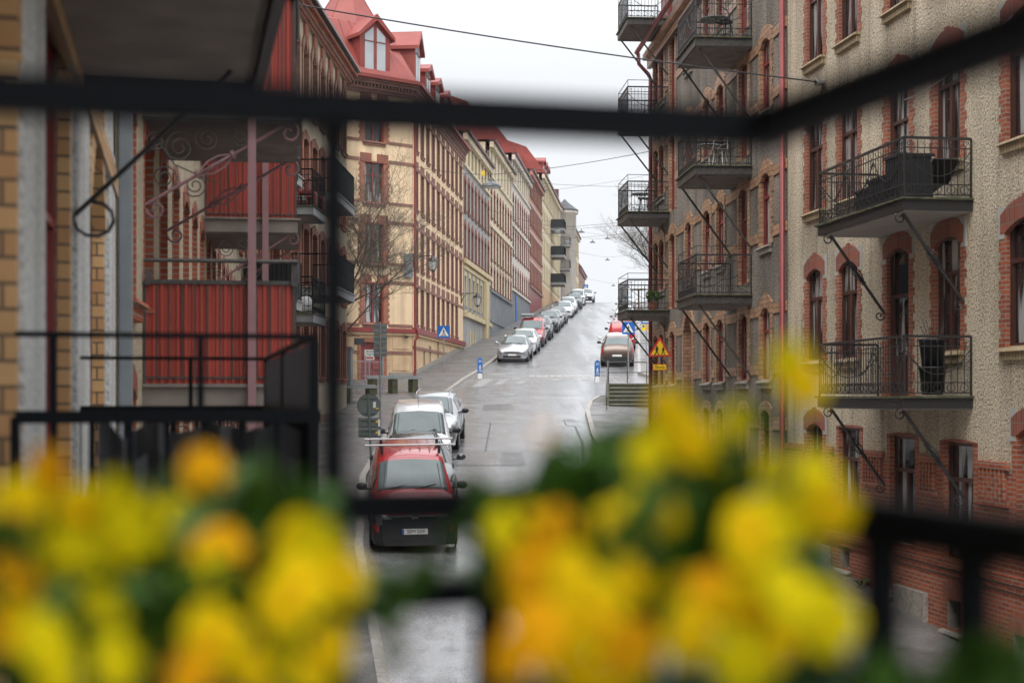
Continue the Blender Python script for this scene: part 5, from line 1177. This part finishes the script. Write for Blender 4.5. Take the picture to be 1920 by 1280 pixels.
for px, py, Y, lb in ((1045,436,105,'hanging lamp in front of the upper black balconies'), (1064,455,120,'hanging lamp just right of the black balconies'), (1090,436,130,'hanging lamp against the sky, upper left of its group'),
        (1111,455,150,'hanging lamp against the sky, lowest of the middle three'), (1139,448,158,'hanging lamp against the sky, nearest the bare branches'), (1139,488,180,'hanging lamp halfway down the sky, alone'), (1150,536,215,'lowest hanging lamp just above the crest')):
    p = P(px, py, Y); L_ = (-12.23+.101*Y, Y-3, p.z+1.3); R_ = (lerp(KR2, Y)+4, Y+2, p.z+1.6); lamp(px, py, Y, .62, lb, left=L_, right=R_)
wire((-12.23+.101*140, 140, 20.2), (18, 143, 23.3), .3, 'bare wire high over the street uphill, upper one'); wire((-12.23+.101*100, 98, 15.1), (14, 104, 15.5), .3, 'thin wire crossing the arched windows of the grey and ochre house')
# benches with stone blocks, fence, steps, railings
def blockbench(px, py, Y, ln, ang, label):
    p = P(px, py, Y); z = gz(p.x, p.y)+.1; r = empty('slatted_bench', (p.x, p.y, z), ang, label, 'bench', 'benches on granite blocks')
    for k in (0, .5, 1):
        m = MB(); m.box(k*ln-.13, k*ln+.13, -.22, .22, -.3, .70); m.build('granite_block', MOSS, r)
    m = MB()
    for k in range(3): m.box(-.3, ln+.3, -.25+k*.18, -.12+k*.18, .70+k*.05, .76+k*.05)
    m.build('seat_slats', STEEL, r)
blockbench(598, 765, 57.5, 2.3, .55, 'long slatted bench on granite blocks nearer the black post'); blockbench(698, 730, 62, 2.0, .55, 'short slatted bench on granite blocks in front of the red door')
r = empty('mesh_fence', P(652, 730, 62), .9, 'grey wire mesh fence panels beside the corner house', 'fence')
m = MB()
for x in (0, 1.1, 2.2): m.tube([(x,0,-.6), (x,0,1.5)], .03, 6)
m.tube([(0,0,.3), (.9,-.6,-.6)], .02, 5); m.build('post', STEEL, r)
m = MB()
for k in range(23): m.tube([(k*.1,0,-.4), (k*.1,0,1.25)], .004, 4)
for k in range(9): m.tube([(0,0,-.4+k*.2), (2.2,0,-.4+k*.2)], .004, 4)
m.tube([(0,0,1.25), (2.2,0,1.25)], .015, 5); m.build('mesh', STEEL, r)
m = MB(); m.box(-.9,.9,-.4,.4,0,2.6); m.box(-.95,.95,-.45,.45,2.6,2.68); tag(m.build('utility_cabinet', GREYMET, None, (-7.5, 58.6, -.6), 0), 'tall grey cabinet half hidden behind the black railing post', 'cabinet')
# steps right of the crossing
X0, Yt, zt_ = 4.14, 60.3, .60; r = empty('stone_steps', (X0, Yt, 0), -.08, 'mossy stone steps descending beside the road with a pipe railing', 'steps'); n = 9
m = MB()
for k in range(n): m.box(0, 5.6, -.36*(k+1), -.36*k, -2.6, zt_-.17*k)
m.box(0, 5.6, 0, 7.5, -2.6, zt_); m.build('treads', STEPM, r)
m = MB(); m.prism([(7.5,-2.6), (7.5,zt_+.02), (0,zt_+.02), (-.36*n,zt_-.17*n+.03), (-.36*n,-2.6)], -.16, -.01, 'yz'); m.build('side_wall', MOSS, r)
m = MB()
for k in range(n): m.box(0, 5.6, -.36*(k+1)-.012, -.36*(k+1), zt_-.17*k-.045, zt_-.17*k+.004)
m.build('nosing', KERB, r)
m = MB(); m.tube([(-.08,0,zt_), (-.08,0,zt_+.95), (-.08,-.36*n,zt_-.17*n+.95), (-.08,-.36*n,zt_-.17*n)], .025, 6); m.tube([(-.08,0,zt_+.95), (-.08,2.2,zt_+.95), (1.6,2.2,zt_+.95), (1.6,2.2,zt_)], .025, 6)
m.tube([(-.08,0,zt_+.5), (-.08,2.2,zt_+.5), (1.6,2.2,zt_+.5)], .018, 6); m.tube([(-.08,2.2,zt_), (-.08,2.2,zt_+.95)], .025, 6); m.tube([(.75,2.2,zt_), (.75,2.2,zt_+.95)], .02, 6); m.build('pipe_railing', IRONW, r)
# ------------------------------------------------------------------ trees
def tree(base, h, seed, label, lean=(0,0), spread=.9, trunk_r=.11, levels=6, first=.28, name='bare_tree'):
    rnd = random.Random(seed); r = empty(name, base, 0, label, 'tree'); T_, C_ = MB(), MB()
    def grow(p, d, ln, rad, lv):
        steps = 4; pts = [p]; q = p.copy(); dd = d.copy()
        for i in range(steps):
            dd = (dd+Vector((rnd.uniform(-.16,.16), rnd.uniform(-.16,.16), rnd.uniform(-.06,.14)))).normalized(); q = q+dd*ln/steps; pts.append(q.copy())
        (T_ if lv == 0 else C_).tube(pts, rad, 7 if lv == 0 else 5 if lv < 3 else 3, rad*.55)
        if lv >= levels: return
        n = 7 if lv == 0 else 5 if lv < 2 else 3
        for i in range(n):
            t = (.45 if lv == 0 else .3)+.7*(i+rnd.random())/n*.95; t = min(t, 1); k = t*steps; a = min(int(k), steps-1); pp = pts[a].lerp(pts[a+1], k-a)
            ax = Vector((rnd.uniform(-1,1), rnd.uniform(-1,1), rnd.uniform(-.2,.5))).normalized(); nd = (dd*.75+ax*spread).normalized()
            grow(pp, nd, ln*rnd.uniform(.5,.75), max(rad*.48*(1.1-t*.3), .005), lv+1)
        grow(pts[-1], dd, ln*.66, rad*.55, lv+1)
    grow(Vector((0,0,0)), Vector((lean[0], lean[1], 1)).normalized(), h*.38, trunk_r, 0)
    T_.build('trunk', BARK, r); C_.build('crown', BARK, r); return r
tree((-7.75, 62.0, gz(-7.7, 62)), 12.2, 5, 'bare young tree in front of the corner house, lower trunk hidden by the black post', lean=(.05,0), spread=1.0)
tree((13.2, 112, gz(13, 112)), 13.5, 11, 'bare tree reaching out from behind the grey house above the right kerb', lean=(-.14,0), spread=1.0, trunk_r=.2)
# ------------------------------------------------------------------ things on the balconies of the right side
def onB(Fc, u, z, y): return onA(Fc, u, z, y)
def boxplant(Fc, u, z, y, lx, ly, hh, label, mat=DKBOX, ang=0):
    m = MB(); m.box(-lx/2, lx/2, -ly/2, ly/2, 0, hh); m.box(-lx/2-.02, lx/2+.02, -ly/2-.02, ly/2+.02, hh-.05, hh+.005); m.box(-lx/2+.03, lx/2-.03, -ly/2-.012, ly/2+.012, .04, .07)
    return tag(m.build('planter_box', mat, None, onB(Fc, u, z, y), Fc.a+ang), label, 'planter', 'black boxes on the upper beige balcony')
uz = 3.02+.19+.037
boxplant(A5, bu(23.75), uz, -.85, .5, .62, .76, 'tall black box at the near end of the upper beige balcony'); boxplant(A5, bu(24.5), uz, -.85, .72, .5, .50, 'lower black box in the middle of the upper beige balcony'); boxplant(A5, bu(25.3), uz, -.8, .6, .45, .42, 'low black box farthest along the upper beige balcony')
r = empty('lounge_chair', onB(A5, bu(24.2), uz, -.35), A5.a, 'black lounge chair with a light edge on the upper beige balcony', 'chair'); r.scale = (.8,.8,.72)
m = MB(); m.prism([(-.9,.22), (.5,.50), (.5,.56), (-.9,.28)], -.28, .28, 'xz'); m.prism([(.45,.5), (.95,.95), (.98,.92), (.5,.44)], -.28, .28, 'xz'); m.build('seat', DKBOX, r)
m = MB()
for x in (-.8, .4):
    for y in (-.24, .24): m.tube([(x,y,0), (x,y,.4)], .018, 5)
m.tube([(-.9,-.29,.29), (.5,-.29,.57), (.98,-.29,.96)], .02, 5); m.build('frame', ALU, r)
lz = -.20+.19+.037
for k, (zz_, lb) in enumerate(((0, 'lower of two stacked black buckets on the lower beige balcony'), (.46, 'upper of two stacked black buckets on the lower beige balcony, holding twigs'))):
    m = MB(); m.lathe([(0,.02), (.17,.02), (.22,.44), (.24,.45), (.24,.48), (.20,.48), (.19,.40), (0,.38)], n=20)
    if k: 
        for t in range(7): a = t*.9; m.tube([(.05*cos(a),.05*sin(a),.4), (.2*cos(a),.2*sin(a),.7+.05*(t % 3))], .006, 4)
    tag(m.build('bucket', DKBOX, None, onB(A5, bu(23.62), lz+zz_, -.5), 0, True), lb, 'bucket', 'black buckets on the beige balcony')
def bistro(Fc, u, z, y, mat, label, ang=0):
    r = empty('bistro_chair', onB(Fc, u, z, y), Fc.a+ang, label, 'chair'); m = MB(); m.lathe([(0,.44), (.2,.44), (.21,.46), (0,.47)], n=16); m.build('seat', mat, r)
    m = MB()
    for a in (.8, 2.3, 3.9, 5.4): m.tube([(.14*cos(a),.14*sin(a),.45), (.22*cos(a),.22*sin(a),0)], .012, 5)
    m.build('legs', mat, r); m = MB(); m.tube([(.2*cos(t*pi/8),.2*sin(t*pi/8),.45+.45*sin(t*pi/8)**.5 if 0 < t < 8 else .45) for t in range(9)], .013, 5)
    for zz_ in (.62,.72,.82): m.tube([(.18*cos(t*pi/6+.2),.2*sin(t*pi/6+.2),zz_) for t in range(6)], .008, 4)
    m.build('backrest', mat, r)
def table(Fc, u, z, y, mat, label, rr=.3):
    r = empty('round_table', onB(Fc, u, z, y), 0, label, 'table'); m = MB(); m.lathe([(0,.70), (rr,.70), (rr,.72), (0,.725)], n=20); m.build('table_top', mat, r)
    m = MB(); m.tube([(0,0,.7), (0,0,.05)], .02, 6)
    for a in (0, 2.1, 4.2): m.tube([(0,0,.1), (.25*cos(a),.25*sin(a),0)], .015, 5)
    m.build('table_foot', mat, r)
zf2 = 5.85+.26; bistro(A4, gu(47.0), zf2, -.8, IRON, 'dark bistro chair on the second balcony of the farther stack'); table(A4, gu(47.8), zf2, -.8, IRON, 'small dark table beside the bistro chair on the second far balcony')
zf3 = 5.50+.26; table(A4, gu(36.6), zf3, -.8, WHITEP, 'white round table on the middle nearer balcony of the grey house', .28); bistro(A4, gu(35.8), zf3, -.7, WHITEP, 'white folding chair on the middle nearer balcony of the grey house', 1)
table(A4, gu(36.4), 8.94, -.7, GREYMET, 'grey round table on the top nearer balcony of the grey house', .4); bistro(A4, gu(35.7), 8.94, -.6, DKBOX, 'black chair on the top nearer balcony of the grey house', 2)
table(A4, gu(47.4), 2.88, -.9, SILLC, 'little wooden table on the lowest balcony of the farther stack', .3)
r = empty('potted_plant', onB(A4, gu(47.0), 2.88, -.5), 0, 'green potted plant on the lowest balcony of the farther stack', 'plant')
m = MB(); m.lathe([(0,0), (.11,0), (.15,.25), (.12,.25), (0,.22)], n=12); m.build('pot', RED_BR, r)
def leafblob(m, n, R_, c, sz, rnd, up=.5):
    for _ in range(n):
        d = Vector((rnd.gauss(0,1), rnd.gauss(0,1), rnd.gauss(0,.8))).normalized()*R_*rnd.random()**.4; p = Vector(c)+d
        a = Vector((rnd.uniform(-1,1), rnd.uniform(-1,1), rnd.uniform(-up,1))).normalized(); b = a.cross(Vector((rnd.random(), rnd.random(), .3))).normalized(); s_ = sz*rnd.uniform(.6,1.3)
        m.face([p, p+a*s_*.5+b*s_*.28, p+a*s_, p+a*s_*.5-b*s_*.28])
rnd = random.Random(5); m = MB(); leafblob(m, 160, .24, (0,0,.45), .12, rnd); m.build('leaves', GREENL, r)
m = MB(); rnd = random.Random(9)
for i in range(26):
    a = rnd.uniform(0, 6.28); b = Vector((cos(a), sin(a), 0)); m.face([b*.01, b*.12+Vector((-b.y,b.x,0))*.012+Vector((0,0,.10)), b*.2+Vector((0,0,.13)), b*.12-Vector((-b.y,b.x,0))*.012+Vector((0,0,.09))])
xw, yw_ = (1620-960)/F*27.2, 27.2; tag(m.build('weed', GRASSM, None, (6.72, 27.4, gz(6.7, 27.4)+.14)), 'small green weed at the foot of the granite base', 'weed')
# ------------------------------------------------------------------ flower boxes on the camera's balcony
def petalmesh(name, mats, seed, s=1.):
    rnd = random.Random(seed); m = MB(); 
    for k, (ang, R_, off, tilt) in enumerate(((90,.024,.016,.25), (38,.022,.015,.2), (142,.022,.015,.2), (-18,.020,.017,.1), (198,.020,.017,.1), (270,.025,.018,-.05))):
        if k == 1 and rnd.random() < .5: continue
        a = radians(ang); cx, cz = off*cos(a)*s, off*sin(a)*s; n = 10; yy = .0006*k; m.cur = 0
        rim = [(cx+R_*s*cos(2*pi*t/n)*(1+.06*rnd.uniform(-1,1)), -yy-.002+tilt*.01*sin(2*pi*t/n)+.004*rnd.uniform(-1,1), cz+R_*s*sin(2*pi*t/n)) for t in range(n)]
        for t in range(n): m.face([(cx*.6, -yy-.004, cz*.6), rim[t], rim[(t+1) % n]])
    m.cur = 1; n = 10; rr = .0125*s
    for t in range(n): m.face([(0,-.012,0), (rr*cos(2*pi*t/n), -.0085, rr*sin(2*pi*t/n)), (rr*cos(2*pi*(t+1)/n), -.0085, rr*sin(2*pi*(t+1)/n))])
    return m.mesh(name, mats)
FL = [petalmesh('flower', [PETALY, PETALO], 1), petalmesh('flower', [PETALL, PETALY], 2), petalmesh('flower', [PETALO, PETALO], 3, .95)]
FW = [  # px, py, distance, kind, size
 (90,885,.82,2,1.0),(385,885,.80,2,1.0),(30,960,.70,0,1.1),(150,960,.76,0,1),(235,950,.74,1,1.1),(320,985,.78,1,1),(60,1060,.62,0,1.0),(130,1050,.66,1,1),(230,1010,.70,1,1),(20,1090,.58,2,.9),(410,1040,.66,2,1),(400,1090,.62,1,.95),
 (590,1030,.66,1,1),(560,1095,.60,0,1),(640,1080,.64,0,.85),(530,1130,.58,0,.9),(80,1200,.50,1,.8),(190,1150,.54,1,.8),(220,1240,.50,1,.75),(400,1190,.52,0,.95),(360,1260,.48,2,.8),(620,1220,.52,0,.8),(10,1170,.50,2,.75),(110,1265,.5,1,.8),(470,1250,.5,0,.7),
 (1020,812,.50,2,.24),(1250,765,.72,0,.9),(1215,850,.70,1,.8),(1295,820,.68,0,.95),(1480,680,.62,1,.8),(1510,720,.60,0,.8),(1385,790,.74,1,.7),(1530,900,.62,1,1),(1555,950,.60,0,.85),(1450,880,.7,1,.7),(1150,985,.62,0,.75),(1190,960,.66,1,.7),
 (1400,1000,.60,0,1.0),(1440,980,.62,1,.9),(950,1000,.62,1,.8),(1040,1000,.56,2,.85),(1000,1060,.54,2,.8),(1075,1090,.52,0,1),(1120,1150,.50,0,1),(1010,1180,.48,2,1),(1180,1210,.48,2,.9),(1090,1260,.46,0,.9),(960,1230,.46,2,.75),
 (1330,1110,.55,2,.8),(1400,1140,.54,0,.95),(1480,1110,.52,1,.9),(1550,1160,.52,1,1),(1290,1180,.5,0,.9),(1380,1230,.48,1,.8),(1460,1200,.5,0,.8),(1250,1080,.6,1,.6),(1330,880,.8,1,.6),(1180,1090,.56,0,.7)]
rx = random.Random(77)
for (px, py, d, kd, s_) in list(FW):
    if py > 900 and s_ > .5 and rx.random() < .55:
        FW.append((px+rx.uniform(-75, 75), py+rx.uniform(-20, 110), d+rx.uniform(-.04, .08), rx.choice((0, 1, 1, kd)), s_*rx.uniform(.75, 1)))
FW = [f for f in FW if not (660 < f[0] < 905 and f[1] > 900)]
def planter(cx, cy, cz, lx, ang, label):
    m = MB(); m.prism([(-.085,0), (.085,0), (.10,.15), (.085,.15), (.075,.13), (-.075,.13), (-.085,.15), (-.10,.15)], -lx/2, lx/2, 'yz'); return tag(m.build('flower_box', GREENDK, None, (cx, cy, cz), ang), label, 'flower box', 'flower boxes inside the railing')
fa = atan2(.2247, .9744)
planter(-.37, .88, -.36, .48, fa, 'dark green flower box behind the left mass of yellow pansies'); planter(.14, .98, -.36, .28, fa, 'dark green flower box under the right mass of yellow pansies')
clusters = {}
for px, py, d, kd, s_ in FW:
    key = (0 if px < 250 else 1 if px < 480 else 2) if px < 800 else (3 if px < 1130 else 4 if px < 1340 else 5)
    clusters.setdefault(key, []).append((P(px, py, .60+.45*d), kd, s_))
names = ['leftmost pansy plant with lemon and orange-yellow blooms', 'pansy plant under the orange bloom left of the black post', 'pansy plant with rounded yellow blooms just left of the red van', 'pansy plant with deep orange blooms right of the red van', 'tall pansy plant with yellow blooms reaching up beside the road', 'rightmost pansy plant with large yellow blooms over the beige wall base']
rnd = random.Random(21)
for key, items in sorted(clusters.items()):
    cx = sum(i[0].x for i in items)/len(items); cy = .90+cx*.22; base = Vector((cx, cy, -.25)); r = empty('pansy_plant', base, 0, names[key], 'flowering plant', 'yellow pansies in the flower boxes')
    st = MB(); lf = MB()
    for p, kd, s_ in items:
        py = 745-p.z/p.y*F
        q = p-base; yaw_ = rnd.uniform(-.6,.6); tl = rnd.uniform(-.5,.35); o = inst(FL[kd], 'flower', r, q, (tl, rnd.uniform(-.4,.4), yaw_)); o.scale = (s_*(.56 if py > 900 else .50),)*3
        e = Vector((q.x*.45, q.y*.3, -.02)); st.tube([e, e.lerp(q, .6)+Vector((0,.02,.01)), q+Vector((0,.012,-.004))], .0018, 5)
        if s_ > .5: leafblob(lf, 4, .025, q+Vector((0,.06,-.05)), .025, rnd)
    st.build('stems', GREENL, r)
    leafblob(lf, 200, .075, (0,.05,-.05), .035, rnd); lf.build('leaves', GREENL, r)
LV = [(1150,890,.80,.035),(1110,930,.8,.035),(1040,945,.85,.025),(1240,920,.8,.06),(1180,1010,.7,.05),(1310,960,.78,.05),(1150,1080,.66,.05),(470,990,.8,.03),(450,1020,.78,.04),(480,1060,.7,.04),(330,1060,.72,.06),(310,1160,.62,.05),(540,990,.76,.03),(1700,1330,.62,.03),(1800,1330,.62,.03),(1620,1320,.6,.03),(1890,1320,.6,.03),(700,1150,.7,.03),(1000,1010,.7,.05),(1350,1060,.7,.05),(1130,1040,.62,.04),(20,1150,.6,.05)]
r = empty('trailing_foliage', (0, .78, -.2), 0, 'loose green pansy leaves between the yellow blooms along both boxes', 'foliage'); m = MB()
for px, py, d, R_ in LV: leafblob(m, int(60*(R_/.04)**2), R_, P(px, py, min(1.0, d+.26))-Vector((0,.78,-.2)), .034, rnd)
m.build('leaves', GREENL, r)

# ------------------------------------------------------------------ damp air
hm = bpy.data.materials.new('haze'); hm.use_nodes = True; hn = hm.node_tree; hn.nodes.remove(hn.nodes['Principled BSDF'])
pv_ = hn.nodes.new('ShaderNodeVolumePrincipled'); pv_.inputs['Color'].default_value = (.9, .93, .96, 1); pv_.inputs['Density'].default_value = .0002; pv_.inputs['Anisotropy'].default_value = .2
hn.links.new(pv_.outputs[0], hn.nodes['Material Output'].inputs['Volume'])
m = MB(); m.box(-620, 620, -70, 2520, -130, 60); tag(m.build('haze', hm), kind='stuff')
